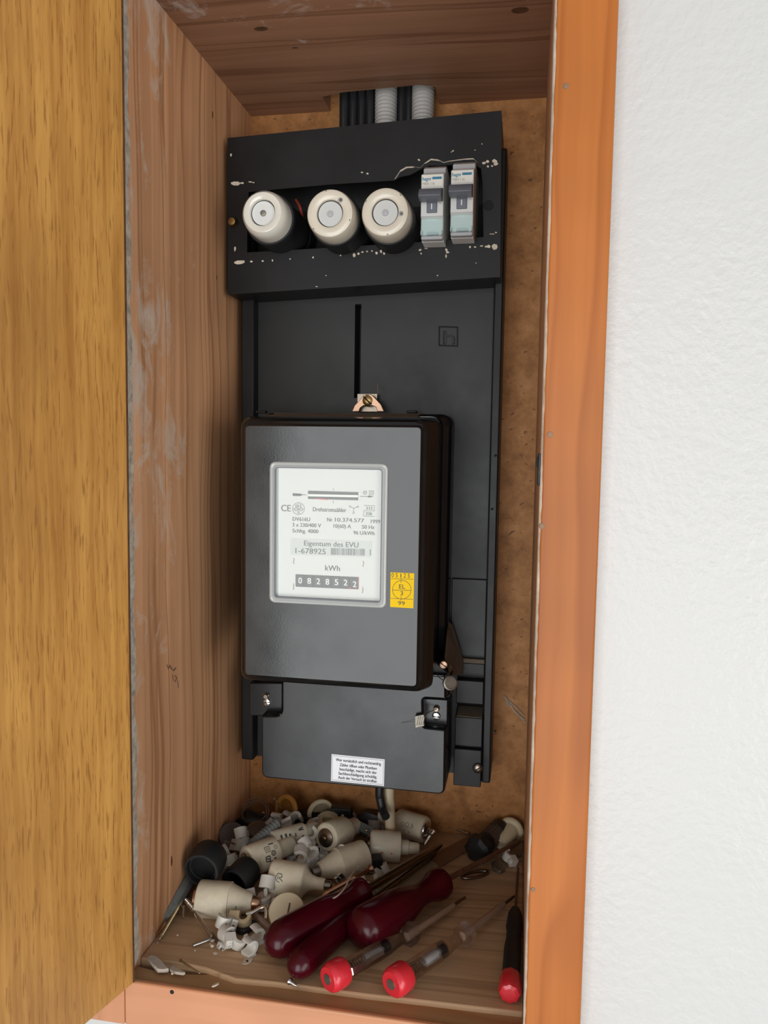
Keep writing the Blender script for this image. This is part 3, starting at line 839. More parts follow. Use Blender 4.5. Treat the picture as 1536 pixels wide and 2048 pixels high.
loft(dl, [[(bx0 + .010, -.060, bz1 - .0004), (bx1 - .026, -.060, bz1 - .0004), (bx1 - .026, -.060, bz1 + .0003), (bx0 + .010, -.060, bz1 + .0003)], [(bx0 + .012, -.0635, bz1 - .0025), (bx1 - .028, -.0635, bz1 - .0025), (bx1 - .028, -.0635, bz1 - .0012), (bx0 + .012, -.0635, bz1 - .0012)],
          [(fx0 + .004, -.146, fz1 - .002), (fx1 - .010, -.146, fz1 - .002), (fx1 - .010, -.146, fz1 + .0004), (fx0 + .004, -.146, fz1 + .0004)]])
dd = obj('dust_layer', dl, M['dusty'], met); dd['label'] = 'brown dust lying on the top of the housing'
cv = nb()
fr = rect(fx0, fx1, fz0, fz1)
def fi(d, r): return rpoly(rect(fx0 + d, fx1 - d, fz0 + d, fz1 - d), r, 6)
mid = rpoly(rect(fx0 - .004, fx1 + .004, fz0 - .002, fz1 + .0018), .008, 6)
back_ = rpoly(rect(bx0 + .0075, bx1 - .0076, bz0 + .001, bz1 - .0028), .009, 6)
fw0, fw1, fz_0, fz_1 = (at(540, 1000, y=-.156).x, at(776, 1000, y=-.156).x, at(655, 1210, y=-.156).z, at(655, 925, y=-.156).z)
lo = [(back_, -.066), (mid, -.135), (fi(-.0004, .008), -.147), (fi(.0004, .008), -.1505), (fi(.0022, .0075), -.1532), (fi(.0040, .006), -.1542), (fi(.0046, .0035), -.1545), (fi(.0062, .0030), -.1562)]
loft(cv, [[(x, y, z) for x, z in L] for L, y in lo], cap1=False)
inn = rpoly(rect(fw0 + .001, fw1 - .001, fz_0 + .001, fz_1 - .001), .004, 6)
face_o = fi(.0062, .0030)
holed(cv, face_o, inn, -.1562, -.1542)
bmesh.ops.remove_doubles(cv, verts=cv.verts, dist=1e-6)
obj('front_cover', cv, M['lacquer'], met, smooth=30)
# window bezel
bz = nb()
def wr_(d, r): return rpoly(rect(fw0 + d, fw1 - d, fz_0 + d, fz_1 - d), r, 6)
# build the ring by bridging profile loops
ringprof = [(0, .0050, -.1555), (0, .0050, -.1570), (.0008, .0046, -.1580), (.0024, .0040, -.1582), (.0034, .0036, -.1574), (.0040, .0034, -.1582), (.0050, .0030, -.1586), (.0058, .0026, -.1578), (.0062, .0022, -.1545), (.0062, .0022, -.1535)]
loops = [[(x, y, z) for x, z in wr_(d * .74, r)] for d, r, y in ringprof]
loft(bz, loops, cap0=False, cap1=False)
bez = obj('window_bezel', bz, M['clear_bezel'], met, smooth=50); bez['label'] = 'clear moulded bezel round the dial window'
gl = nb(); holed(gl, wr_(.0041, .0026), wr_(.0047, .0022), -.1583, -.1560)
obj('gasket_line', gl, M['toggle'], bez)
pn = nb(); prism(pn, wr_(.0044, .0024), -.1566, -.1561)
obj('window_pane', pn, M['pane'], met)
YD = -.1535
dp = nb(); prism(dp, wr_(.0004, .002), YD, YD + .0015)
dial = obj('dial_plate', dp, M['paper'], met)
yi = YD - .00012
ink = nb()
for s, a, b, base, h in (('Drehstromz\u00e4hler', 626, 692.5, 1023.5, 8.3), ('CE', 562.5, 581.4, 1022.5, 12.6), ('DV616U', 585.3, 620, 1042, 7.4), ('3 x 230/400 V', 585, 642, 1054, 7.4), ('Schltg. 4000', 585, 636.7, 1065.7, 7.4),
                      ('10(60) A', 667, 702, 1056, 7.4), ('50 Hz', 724, 748.6, 1057.8, 7.4), ('96 U/kWh', 707, 749, 1069.6, 7.4), ('Nr.', 654.3, 666, 1043, 7.4), ('10.374.577', 670, 728, 1044, 7.6), ('1999', 741.6, 760.3, 1047, 7.6),
                      ('kWh', 650.4, 679.7, 1141.7, 10.8), ('212', 732, 745, 1019.2, 5.6), ('326', 731.5, 744, 1030, 5.6), ('D', 591.5, 596, 1014.5, 5.2), ('Z', 599, 603, 1014.5, 5.2), ('G', 594.8, 599, 1027.2, 5)):
    ptext(ink, s, a, b, base, h, yi, bold=.0001)
pring(ink, 597, 1017.3, 11.8, .9, yi)
pring(ink, 592, 1018.5, 3.2, .8, yi, n=16); pring(ink, 602, 1018.5, 3.2, .8, yi, n=16)
pline(ink, [(597, 1006), (597, 1022)], .7, yi); pline(ink, [(586, 1018.5), (608, 1018.5)], .6, yi)
for q in ((700, 1013), (715.5, 1013.3), (707.3, 1025.6)): pring(ink, *q, 1.6, .8, yi, n=14)
for q in ((701.2, 1013.8), (714.2, 1014), (707.3, 1024)): pline(ink, [(707.4, 1016.8), q], .9, yi)
pline(ink, [(727.5, 1010.6), (749, 1011.4), (748.7, 1022), (727.3, 1021.4), (727, 1032), (748.5, 1032.8)], .8, yi)
pring(ink, 730, 985.3, 2.2, .9, yi, n=16); pring(ink, 730, 985.3, 4.2, .6, yi, n=6); pring(ink, 743, 985.6, 2.0, .8, yi, n=16)
pline(ink, [(738.6, 981.4), (747.2, 981.6), (747, 990), (738.4, 989.8), (738.6, 981.4)], .8, yi)
pquad(ink, [(585.3, 986.5), (601, 987.3), (606, 989.5), (601, 992), (585.3, 991.8)], yi); pline(ink, [(604, 989.6), (613, 989.9)], 1, yi)
pline(ink, [(720.5, 992.9), (737, 993.2)], 1.1, yi); pquad(ink, [(736, 990.8), (748, 993.4), (736, 995.4)], yi)
pline(ink, [(666.7, 976.4), (666.6, 980.6)], 1, yi); pline(ink, [(666.4, 1002), (666.3, 1006.4)], 1, yi)
obj('dial_print', ink, M['ink'], dial)
# rotor window with the spinning disc's rim
rs = nb(); prism(rs, xz([(616, 997.9), (716.3, 1000.6), (716.8, 984.3), (616, 981.3)], YD), yi, YD + .0002)
rot = obj('rotor_slot', rs, M['soft_ink'], met)
rd = nb(); prism(rd, xz([(616.3, 992.6), (716, 994.8), (716.2, 990.2), (616.3, 988.2)], YD), yi - .0002, YD)
obj('rotor_rim', rd, M['white_ink'], rot)
rd = nb(); prism(rd, xz([(632, 998.6), (656, 1000), (656, 998.6), (632, 996.8)], YD), yi - .0002, YD); obj('red_mark', rd, M['red_cap'], rot)
# property label
pl = nb(); prism(pl, rpoly(xz([(581.3, 1109.6), (744, 1115), (745, 1082.4), (581.3, 1076.2)], YD), .0006, 3), YD - .00012, YD)
own = obj('property_label', pl, M['label'], met); own['label'] = 'pale silver owner label with bar code'
ink = nb(); yl = YD - .00022
ptext(ink, 'Eigentum des EVU', 608.2, 716.8, 1093, 9.9, yl, bold=.00006); ptext(ink, '1-678925', 591, 651.2, 1107.4, 10.6, yl, bold=.00006)
rnd = random.Random(12); x = 662.0
while x < 730.5:
    w_ = rnd.choice((.8, .8, 1.2, 1.7)); t_ = (x - 662) / 69
    pquad(ink, [(x, 1096 + 1.8 * t_), (x + w_, 1096 + 1.8 * t_), (x + w_, 1109.6 + 1.6 * t_), (x, 1109.6 + 1.6 * t_)], yl); x += w_ + rnd.choice((.9, 1.1, 1.6))
for k in range(5): pquad(ink, [(739.5, 1099 + 2.4 * k), (742, 1099.1 + 2.4 * k), (742, 1100.6 + 2.4 * k), (739.5, 1100.5 + 2.4 * k)], yl)
obj('label_print', ink, M['ink'], own)
# register with seven digit drums
rg = nb(); prism(rg, xz([(591.2, 1173.2), (717.6, 1178.8), (717.9, 1154.4), (591.2, 1148.6)], YD), yi, YD + .0002)
reg = obj('register', rg, M['ink'], met)
rr_ = nb()
pquad(rr_, [(701, 1153.6), (718, 1154.4), (717.6, 1179), (698, 1178.2), (698, 1174.8), (714.6, 1175.4), (715, 1158), (701, 1157.4)], yi - .0001)
obj('red_border', rr_, M['red_ink'], reg)
for k, ch in enumerate('0828522'):
    px = 600.3 + k * 18.15; py = 1160.7 + k * .86
    c = at(px, py, y=YD); hw_ = .0028; hh = .0046
    dn = nb()
    loft(dn, [[(x_, YD - .0002 - .0009 * math.cos(a), c.z + hh * math.sin(a)) for a in [math.pi * (j / 8 - .5) for j in range(9)]] + [(x_, YD, c.z + hh), (x_, YD, c.z - hh)][:0] for x_ in (c.x - hw_, c.x + hw_)])
    drum = obj('digit_drum', dn, M['soft_ink'], reg, smooth=60)
    dg = nb(); off = (0, 0, 0, 0, 0, 0, 2.5)[k]
    ptext(dg, ch, px - 3.4, px + 3.4, py + 6 + off, 11.5, YD - .00135, bold=.0001)
    # digits ride on the drum: child of the register, printed on the drum's front
    dg_ = obj('digit', dg, M['white_ink'], reg)
# small brown strokes in the dial corners
fs = nb()
for px, py in ((587.5, 1122), (726.5, 1128)): pline(fs, [(px - 1, py - 6), (px + 1.2, py - 3), (px - .8, py + 3), (px + .8, py + 6)], 1.6, yi)
for px, py in ((586.8, 1173), (725, 1180)): pline(fs, [(px + .6, py - 6), (px + .6, py + 5), (px - 1.2, py + 6)], 1.8, yi)
obj('dial_stroke', fs, M['brown_steel'], dial)
# yellow calibration sticker
YS = -.1562
ys = nb(); prism(ys, xz([(780.3, 1213.8), (826.8, 1216.6), (828.6, 1146.6), (781.4, 1144.4)], YS), YS - .0002, YS)
sti = obj('calibration_sticker', ys, M['yellow'], met); sti['label'] = 'yellow calibration sticker'
ink = nb(); y_ = YS - .00032
ptext(ink, '0 5 1 2 5', 783, 819.5, 1155, 8.4, y_); ptext(ink, 'EL', 798, 810.3, 1177.6, 8.6, y_); ptext(ink, '3', 800.8, 806, 1190.6, 8, y_); ptext(ink, '99', 796, 809.5, 1210.4, 8, y_)
pring(ink, 803.6, 1179.6, 18.6, .8, y_, n=40)
pline(ink, [(782, 1157.2), (827, 1158.6)], .7, y_); pline(ink, [(785, 1180.2), (822.5, 1181)], .8, y_); pline(ink, [(781, 1196.8), (826, 1198.8)], .7, y_); pline(ink, [(802, 1157.5), (802, 1166)], .7, y_); pline(ink, [(802, 1192), (802, 1202)], .7, y_); pline(ink, [(802.4, 1148), (802.3, 1157)], .7, y_)
obj('sticker_print', ink, M['ink'], sti)

# terminal cover with two screw pockets
YT = -.100
body = xz([(563, 1330), (563, 1424), (556, 1431), (522, 1431), (522, 1556), (890, 1591), (892, 1459), (848, 1454), (846, 1397), (893, 1400), (892, 1350), (855, 1349), (850, 1330)], YT)
rads = [0, .0024, .0024, .0016, .0065, .0065, .002, .0015, .003, .001, 0, 0, 0]
def offset(pts, d):
    out = []; n = len(pts)
    ar = sum(pts[i - 1][0] * pts[i][1] - pts[i][0] * pts[i - 1][1] for i in range(n)); sg = 1 if ar > 0 else -1
    for i in range(n):
        p = Vector(pts[i]); a = (p - Vector(pts[i - 1])).normalized(); b = (Vector(pts[(i + 1) % n]) - p).normalized()
        na = Vector((-a.y, a.x)) * sg; nb_ = Vector((-b.y, b.x)) * sg
        q_ = na + nb_; k = d / max(.4, 1 + na.dot(nb_))
        out.append(tuple(p + q_ * k))
    return out
tcv = nb(); P = rpoly(body, rads, 6)
LL = [[(x, y, z) for x, z in offset(P, d)] for d, y in ((0, -.050), (0, -.0965), (.0002, -.0978), (.0006, -.0990), (.0012, -.0997), (.0018, -.1000))]
loft(tcv, LL, cap1=False); cap_fill(tcv, LL[-1]); bmesh.ops.remove_doubles(tcv, verts=tcv.verts, dist=2e-6)
tcov = obj('terminal_cover', tcv, M['lacquer_satin'], met, smooth=35)
for nm, pxs in (('left', [(498, 1366), (565, 1366), (565, 1432), (498, 1432)]), ('right', [(846, 1396), (896, 1399), (895, 1459), (846, 1455)])):
    q_ = nb(); Q = xz(pxs, -.088); prism(q_, Q, -.088, -.05)
    obj('screw_pocket', q_, M['lacquer_satin'], tcov, bevel=.001)
ln = nb(); tube(ln, [at(858, 1350.5, y=YT - .0004), at(905, 1352.5, y=YT + .002)], .0005, 6); obj('seam', ln, M['toggle'], tcov)
up = nb(); prism(up, xz([(846, 1290), (870, 1322), (893, 1342), (905, 1352), (858, 1350), (846, 1350)], -.094), -.094, -.05)
obj('cover_shoulder', up, M['bakelite'], tcov, bevel=.001)
gs = nb()
G0 = [at(897, 1243, y=-.052), at(905, 1250, y=-.046), at(926, 1320, y=-.046), at(926, 1348, y=-.05), at(900, 1352, y=-.092), at(889, 1316, y=-.092), at(893, 1270, y=-.075)]
loft(gs, [G0, [v + Vector((0, .004, -.001)) for v in G0]])
g_ = obj('dusty_shoulder', gs, M['dusty'], tcov); g_['label'] = 'dusty sloping shoulder beside the seal screw'
screw_head('cover_screw', 533, 1405, -.090, .0033, M['chrome'], tcov, th=.0035, slot_ang=.15)
screw_head('cover_screw', 872, 1433.5, -.090, .0035, M['chrome'], tcov, th=.0035, slot_ang=0)
screw_head('seal_screw', 887, 1330, -.096, .0034, M['rose_brass'], tcov, th=.004, slot_ang=-.6)
for px, py, yy in ((533, 1392, -.089), (873, 1417, -.089)):
    p = at(px, py, y=yy); mm = Matrix.Translation((p.x, yy + .0012, p.z)) @ Matrix.Rotation(math.pi / 2, 4, 'X')
    obj('seal_post', lathe(nb(), [(0, .0026), (.0015, .0026), (.0022, .0018), (.004, .0018), (.004, 0)], 16, mm), M['dark_steel'], tcov, smooth=40)
# warning sticker
ws = nb(); Yw = YT
prism(ws, xz([(662, 1561.5), (768, 1572), (769.4, 1518.5), (663.3, 1508)], Yw), Yw - .0002, Yw)
wst = obj('warning_sticker', ws, M['white_label'], met); wst['label'] = 'small white warning sticker with five lines of print'
ink = nb(); y_ = Yw - .00032
# lettering follows the sticker's slight tilt
A_ = at(663.3, 1508, y=y_); B_ = at(769.4, 1518.5, y=y_); tilt = (B_.z - A_.z) / (B_.x - A_.x)
for s, a, b, base in (('Wer vors\u00e4tzlich und rechtswidrig', 671.8, 762, 1522.5), ('Z\u00e4hler \u00f6ffnet oder Plomben', 679.6, 753.5, 1532.0), ('besch\u00e4digt, macht sich der', 679.2, 753.5, 1540.5), ('Sachbesch\u00e4digung schuldig.', 677, 754, 1549.0), ('Auch der Versuch ist strafbar.', 676.3, 755, 1557.5)):
    pa = at(a, base, y=y_); pb = at(b, base, y=y_); pt = at(a, base - 5.6, y=y_); mid_ = (a + b) / 2
    zc = at(mid_, base + (mid_ - 716) * 0.0 + 4.0, y=y_).z
    text(ink, s, pa.x, pb.x, zc, pt.z - pa.z, y_, bold=.00009, to=lambda X, Z, zc=zc, xm=(pa.x + pb.x) / 2: (X, y_, Z + (X - xm) * tilt))
pline(ink, [(665, 1511), (767, 1521), (766, 1569.5), (664, 1559.5), (665, 1511)], .5, y_)
obj('sticker_print', ink, M['ink'], wst)
# hanging bracket on top
yb = -.050
br = nb()
prism(br, xz([(704, 823), (709, 811), (722, 797), (728, 790), (742, 789), (749, 795), (762, 809), (768, 823), (755, 823), (752, 814), (744, 811), (727, 811), (720, 816), (718, 823)], yb), yb, yb + .002)
brk = obj('hanging_bracket', br, M['rose_brass'], met, bevel=.0004)
bp_ = nb(); prism(bp_, xz([(715, 823), (755, 823), (754, 788), (715, 788)], -.042), -.042, -.0395); obj('bracket_plate', bp_, M['dark_steel'], brk)
screw_head('bracket_screw', 735, 801, yb, .0053, M['brass'], brk, th=.002, slot_ang=-.75)
wi = nb(); tube(wi, [at(756, 768, y=-.048), at(755.5, 790, y=-.048)], .0003, 5); obj('wire_end', wi, M['steel'], brk)
for px in (520, 822):
    q_ = nb(); prism(q_, xz([(px - 9, 826), (px + 11, 826), (px + 11, 821), (px - 9, 821)], -.056), -.056, -.05); obj('lug', q_, M['bakelite'], met, bevel=.0006)

# seals hanging on their wires
c = at(900, 1366, y=-.112)
sl = thing('lead_seal', 'round grey lead seal hanging on wire at the right of the meter', 'seal', tuple(c), 'seals on the terminal cover')
mm = Matrix.Translation(c) @ Matrix.Rotation(math.radians(75), 4, 'X') @ Matrix.Rotation(math.radians(22), 4, 'Y')
obj('disc', lathe(nb(), [(-.002, .0050), (-.0016, .0058), (.0016, .0058), (.0021, .0050), (.0021, .0046), (.0017, .0044), (.0017, 0)], 28, mm), M['lead'], sl, smooth=40)
wv = nb()
tube(wv, spline([at(893, 1322, y=-.101), at(901, 1331, y=-.105), at(901, 1340, y=-.108), at(895, 1352, y=-.112)]), .0004, 6)
tube(wv, spline([at(874, 1349, y=-.102), at(880, 1356, y=-.106), at(888, 1361, y=-.112)]), .0004, 6)
tube(wv, spline([at(902, 1380, y=-.112), at(900, 1388, y=-.108), at(895, 1394, y=-.105)]), .0004, 6)
tube(wv, spline([at(901, 1381, y=-.112), at(906, 1390, y=-.108), at(904, 1397, y=-.105)]), .0004, 6)
obj('seal_wire', wv, M['steel'], sl, smooth=60)
c = at(838.5, 1441, y=YT - .0035)
sl = thing('lead_seal', 'small square crimped seal on wire beside the right cover screw', 'seal', tuple(c), 'seals on the terminal cover')
sq = nb()
loft(sq, [[(p.x, p.y + dy, p.z) for p in (at(830, 1431.5, y=c.y), at(848, 1428, y=c.y), at(849, 1451, y=c.y), at(831, 1455, y=c.y))] for dy in (-.0013, .0016)])
for k in range(4):
    px = 834 + k * 4; a_ = at(px, 1450, y=c.y - .0014); b_ = at(px + 3, 1433, y=c.y - .0014); tube(sq, [a_, b_], .0004, 5)
obj('crimp', sq, M['lead'], sl, bevel=.0003)
wv = nb(); tube(wv, spline([at(849, 1431, y=c.y), at(856, 1425, y=-.098), at(866, 1421, y=-.095), at(873, 1418, y=-.093)]), .0004, 6)
tube(wv, spline([at(831, 1443, y=c.y), at(815, 1444, y=YT - .001), at(803, 1446, y=YT - .0008)]), .0001, 4)
obj('seal_wire', wv, M['steel'], sl, smooth=60)

# cables leaving the meter at the bottom
a = [at(759, 1578, y=-.055), at(760, 1595, y=-.055), at(765, 1618, y=-.058), at(772, 1634, y=-.066)]
pts = [Vector((a[0].x, -.050, .12))] + a
tag(recenter(obj('cable', tube(nb(), spline(pts), .0038, 12), M['black'], smooth=60)), 'black cable hanging below the meter above the fuses', 'cable', 'cables below the meter')
a = [at(778, 1584, y=-.045), at(779, 1605, y=-.045), at(780, 1640, y=-.045)]
pts = [Vector((a[0].x, -.045, .12))] + a + [Vector((a[2].x + .001, -.045, .008))]
tag(recenter(obj('cable', tube(nb(), spline(pts), .0048, 14), M['cream'], smooth=60)), 'cream cable hanging below the meter beside the black one', 'cable', 'cables below the meter')

# ------------------------------------------------------------------ things lying on the cabinet floor
def lying(name, label, cat, a, b, za, zb, group=None):
    """an Empty whose Z runs from pixel a at height za to pixel b at height zb; returns it and the length"""
    p = at(*a, z=za); q = at(*b, z=zb)
    t = thing(name, label, cat, group=group, mat=frame_z(p, q))
    return t, (q - p).length
def wrap(marks, r, t):
    """strokes [(u, v) polyline] along the axis (u) and round it (v), laid on a barrel of radius r"""
    bm = nb()
    for pl_, w_ in marks:
        for (u0, v0), (u1, v1) in zip(pl_, pl_[1:]):
            L = math.hypot(u1 - u0, v1 - v0) or 1e-6; nx, ny = -(v1 - v0) / L * w_ / 2, (u1 - u0) / L * w_ / 2
            n = max(1, int(L / .0012))
            for k in range(n):
                f0, f1 = k / n, (k + 1) / n
                P4 = [(u0 + (u1 - u0) * f0 + nx, v0 + (v1 - v0) * f0 + ny), (u0 + (u1 - u0) * f1 + nx, v0 + (v1 - v0) * f1 + ny), (u0 + (u1 - u0) * f1 - nx, v0 + (v1 - v0) * f1 - ny), (u0 + (u1 - u0) * f0 - nx, v0 + (v1 - v0) * f0 - ny)]
                bm.faces.new([bm.verts.new((r * math.cos(v / r + t), r * math.sin(v / r + t), u)) for u, v in P4])
    return bm
def circ(u, v, r, n=14): return [(u + r * math.cos(2 * math.pi * k / n), v + r * math.sin(2 * math.pi * k / n)) for k in range(n + 1)]
def squ(u, v, r): return [(u - r, v - r), (u + r, v - r), (u + r, v + r), (u - r, v + r), (u - r, v - r)]
def toward_cam(t):
    """angle round the axis that faces the camera"""
    d = world(t).inverted() @ CAM
    return math.atan2(d.y, d.x)
def fuse(label, a, b, za, zb, r, kind, mat, foot='steel', tip='steel', marks=None, ink='soft_ink', turn=0.0):
    t, L = lying('cartridge_fuse', label, 'fuse', a, b, za, zb, 'porcelain cartridge fuses on the cabinet floor')
    if kind == 'cone':
        body = [(.06, r * .86), (.075, r * .97), (.10, r), (.55, r), (.555, r * .93), (.60, r * .86), (.70, r * .70), (.80, r * .58), (.88, r * .49), (.885, r * .40)]
        ft = [(0, r * .50), (.015, r * .60), (.065, r * .62), (.07, r * .62)]; tp = [(.87, r * .36), (.97, r * .36), (1.0, r * .30), (1.0, 0)]
    elif kind == 'step':
        body = [(.05, r * .86), (.065, r * .96), (.09, r), (.57, r), (.595, r * .97), (.60, r * .66), (.62, r * .64), (.95, r * .60), (.96, r * .52)]
        ft = [(0, r * .30), (.01, r * .44), (.03, r * .62), (.06, r * .66)]; tp = [(.94, r * .40), (.99, r * .40), (1.0, r * .34), (1.0, 0)]
    elif kind == 'tip':
        body = [(.07, r * .70), (.085, r * .90), (.10, r * .93), (.105, r * .98), (.13, r), (.62, r), (.645, r * .96), (.66, r * .50), (.80, r * .46), (.81, r * .40), (.98, r * .36), (1.0, r * .30)]
        ft = [(0, r * .25), (.005, r * .42), (.03, r * .62), (.075, r * .68), (.08, r * .68)]; tp = [(.99, r * .2), (1.0, r * .2), (1.0, 0)]
    elif kind == 'funnel':
        body = [(.0, r * .80), (.02, r * .95), (.05, r), (.50, r), (.52, r * 1.0), (.545, r * .97), (.56, r * .90), (.575, r * .80), (.61, r * .62), (.67, r * .45), (.75, r * .37), (.88, r * .36), (.885, r * .3)]
        ft = [(-.02, r * .4), (0, r * .5), (.005, r * .5)]; tp = [(.87, r * .27), (.98, r * .27), (1.0, r * .2), (1.0, 0)]
    else:
        body = [(0.0, r * .8), (.02, r * .97), (.04, r), (.66, r), (.69, r * .95), (.70, r * .72), (.98, r * .70), (1.0, r * .6)]
        ft = [(-.02, r * .5), (.0, r * .55), (.01, r * .55)]; tp = [(.99, r * .3), (1.01, r * .3), (1.01, 0)]
    obj('porcelain_body', lathe(nb(), [(k * L, q_) for k, q_ in body], 36), mat, t, smooth=38, local=True)
    f = obj('foot_contact', lathe(nb(), [(k * L, q_) for k, q_ in ft], 28), M[foot], t, smooth=40, local=True)
    obj('tip_contact', lathe(nb(), [(k * L, q_) for k, q_ in tp], 24), M[tip], t, smooth=40, local=True)
    if kind in ('step', 'tip'):
        obj('indicator', lathe(nb(), [(-.012 * L, 0), (-.011 * L, r * .10), (-.004 * L, r * .15), (.004 * L, r * .16), (.004 * L, 0)], 16), M['brass'], f, smooth=50, local=True)
    if marks:
        o = obj('printed_marks', wrap(marks, r + .00012, toward_cam(t) + turn), M[ink], t, local=True)
    return t

mm_ = .001
fuse('dusty porcelain fuse with copper ends lying in front of the black caps', (388, 1796), (521, 1806), .0115, .0100, .0138, 'cone', M['fuse_body'], 'copper', 'copper')
fuse('porcelain fuse with funnel neck and one round mark, left of the red handles', (540, 1752), (664, 1772), .0170, .0130, .0135, 'funnel', M['fuse_body'], 'steel', 'dark_steel', [([(.011, .0035), (.0085, .0028), (.0072, 0), (.0085, -.0028), (.0115, -.0028), (.0125, -.0006), (.010, .0002), (.0115, .0012), (.0135, .0026)], .0006), ([(.0095, .0018), (.0088, 0), (.0096, -.0014)], .0005)])
fuse('plain tan porcelain fuse pointing left, between funnel fuse and pink marked fuse', (737, 1708), (624, 1746), .0135, .0115, .0132, 'cone', M['fuse_body'], 'lead', 'lead')
fuse('porcelain fuse with faint red marks and dark foot, right of the tan one', (731, 1690), (838, 1697), .0130, .0100, .0132, 'tip', M['fuse_gloss'], 'dark_steel', 'pink', [([(.014, .0055), (.0155, .0055)], .0012), ([(.022, .0058), (.0235, .0058)], .001), ([(.0245, .0055), (.025, .0055)], .001)], 'red_ink')
fuse('porcelain fuse with three outlined marks lying against the back board', (857, 1662), (757, 1631), .0130, .0140, .0122, 'step', M['fuse_body'], 'steel', 'lead', [(circ(.017, .001, .0018), .0004), ([(.0125, .0028), (.0125, -.0012), (.0105, .0005), (.0125, .0028)], .0004), (circ(.0215, .0005, .0016), .0004), ([(.019, -.005), (.0195, -.005)], .0016), ([(.013, -.0055), (.015, -.0045)], .0006)], turn=-.1)
fuse('porcelain fuse facing the viewer with brass dot in its dark metal foot', (648, 1677), (713, 1651), .0230, .0160, .0128, 'step', M['fuse_body'], 'dark_steel', 'lead')
fuse('porcelain fuse printed with dark square and clover marks, behind the black caps', (487, 1727), (588, 1687), .0180, .0180, .0128, 'step', M['fuse_body'], 'steel', 'dark_brown', [(squ(.018, -.0035, .0022), .0005), (circ(.018, -.0035, .001, 8), .0004), (squ(.0165, .004, .002), .0009), (circ(.0225, .001, .0021, 6), .0008), (circ(.0225, .001, .0009, 6), .0006), (circ(.026, -.003, .0014), .0004), ([(.015, .0035), (.018, .0045)], .0010), ([(.022, .0055), (.0245, .0055)], .0014), ([(.017, .0068), (.021, .0068)], .0009), ([(.021, -.0072), (.0255, -.0068)], .0012)])
fuse('small slim porcelain fuse printed with dark blocks, behind the clover marked fuse', (543, 1683), (634, 1656), .0220, .0200, .0085, 'slim', M['fuse_gloss'], 'lead', 'lead', [([(.006, .002), (.006, -.003)], .002), ([(.0105, .002), (.0105, -.003)], .0022), ([(.0145, .002), (.0145, -.002)], .0022), ([(.020, .002), (.020, -.001)], .0012), ([(.024, -.0028), (.029, -.0045)], .0012), ([(.029, -.0022), (.024, -.0028)], .0012), ([(.026, .003), (.028, .003)], .0012)])

# black hollow caps
def black_cap(label, a, b, za, zb, r):
    t, L = lying('socket_cap', label, 'cap', a, b, za, zb, 'black socket caps on the cabinet floor')
    obj('shell', lathe(nb(), [(0, 0), (0, r * .84), (.002, r * .95), (.006, r), (L - .001, r * 1.0), (L, r * .96), (L, r * .84), (.006, r * .80), (.006, 0)], 36), M['rubber'], t, smooth=40, local=True)
    obj('inner_ring', lathe(nb(), [(L - .006, r * .80), (L - .004, r * .80), (L - .004, r * .70), (L - .006, r * .70)], 30), M['rubber'], t, smooth=40, local=True)
    return t
black_cap('hollow black cap leaning on the left side board', (424, 1706), (402, 1742), .034, .0310, .0145)
black_cap('hollow black cap partly behind the copper ended fuse', (500, 1735), (468, 1768), .018, .0150, .0122)

# red screwdrivers
def screwdriver(label, butt, neck, tip, zb, zn, zt, r, prof, shaft_r, mat_s, flutes=6, depth=.07):
    t, L = lying('screwdriver', label, 'screwdriver', butt, neck, zb, zn, 'red handled screwdrivers')
    obj('handle', lathe(nb(), [(k * L, q_ * r) for k, q_ in prof], 48, facet=lambda a, z: 1 - depth * (.5 + .5 * math.cos(flutes * a)) * (.25 * L < z < .78 * L)), M['red_handle'], t, smooth=30, local=True)
    inv = world(t).inverted(); p = inv @ at(*neck, z=zn); q = inv @ at(*tip, z=zt)
    sm = frame_z(p, q); SL = (q - p).length
    obj('shaft', lathe(nb(), [(-.02, shaft_r), (SL * .86, shaft_r), (SL * .93, shaft_r * .95), (SL, shaft_r * .5), (SL, 0)], 18, sm), M[mat_s], t, smooth=40, local=True)
    return t
hp = [(0, 0), (.005, .30), (.03, .62), (.08, .86), (.14, .97), (.20, 1), (.52, 1.0), (.60, .97), (.70, .82), (.79, .68), (.86, .66), (.91, .74), (.95, .86), (.98, .88), (1.0, .82), (1.0, 0)]
hp2 = [(0, 0), (.004, .30), (.02, .62), (.06, .88), (.11, 1.0), (.20, 1.03), (.40, 1.0), (.52, .90), (.62, .72), (.70, .58), (.78, .54), (.85, .62), (.91, .76), (.96, .80), (1.0, .74), (1.0, 0)]
hp3 = [(0, 0), (.005, .30), (.03, .64), (.07, .88), (.12, 1.0), (.6, 1.0), (.75, .95), (.88, .75), (.95, .78), (1.0, .74), (1.0, 0)]
screwdriver('dark red handled screwdriver with thick steel shaft, nearest the porcelain fuses', (533, 1895), (728, 1782), (882, 1690), .0134, .0200, .0130, .0132, hp, .0034, 'dark_steel')
screwdriver('slimmer dark red handled screwdriver lying lowest, between the other two', (584, 1942), (720, 1818), (872, 1706), .0112, .0110, .0070, .0102, hp3, .0028, 'dark_steel')
screwdriver('bulbous dark red handled screwdriver with long brown shaft reaching the right corner', (708, 1870), (884, 1764), (1042, 1682), .0172, .0160, .0110, .0156, hp2, .0023, 'brown_steel', 8, .05)

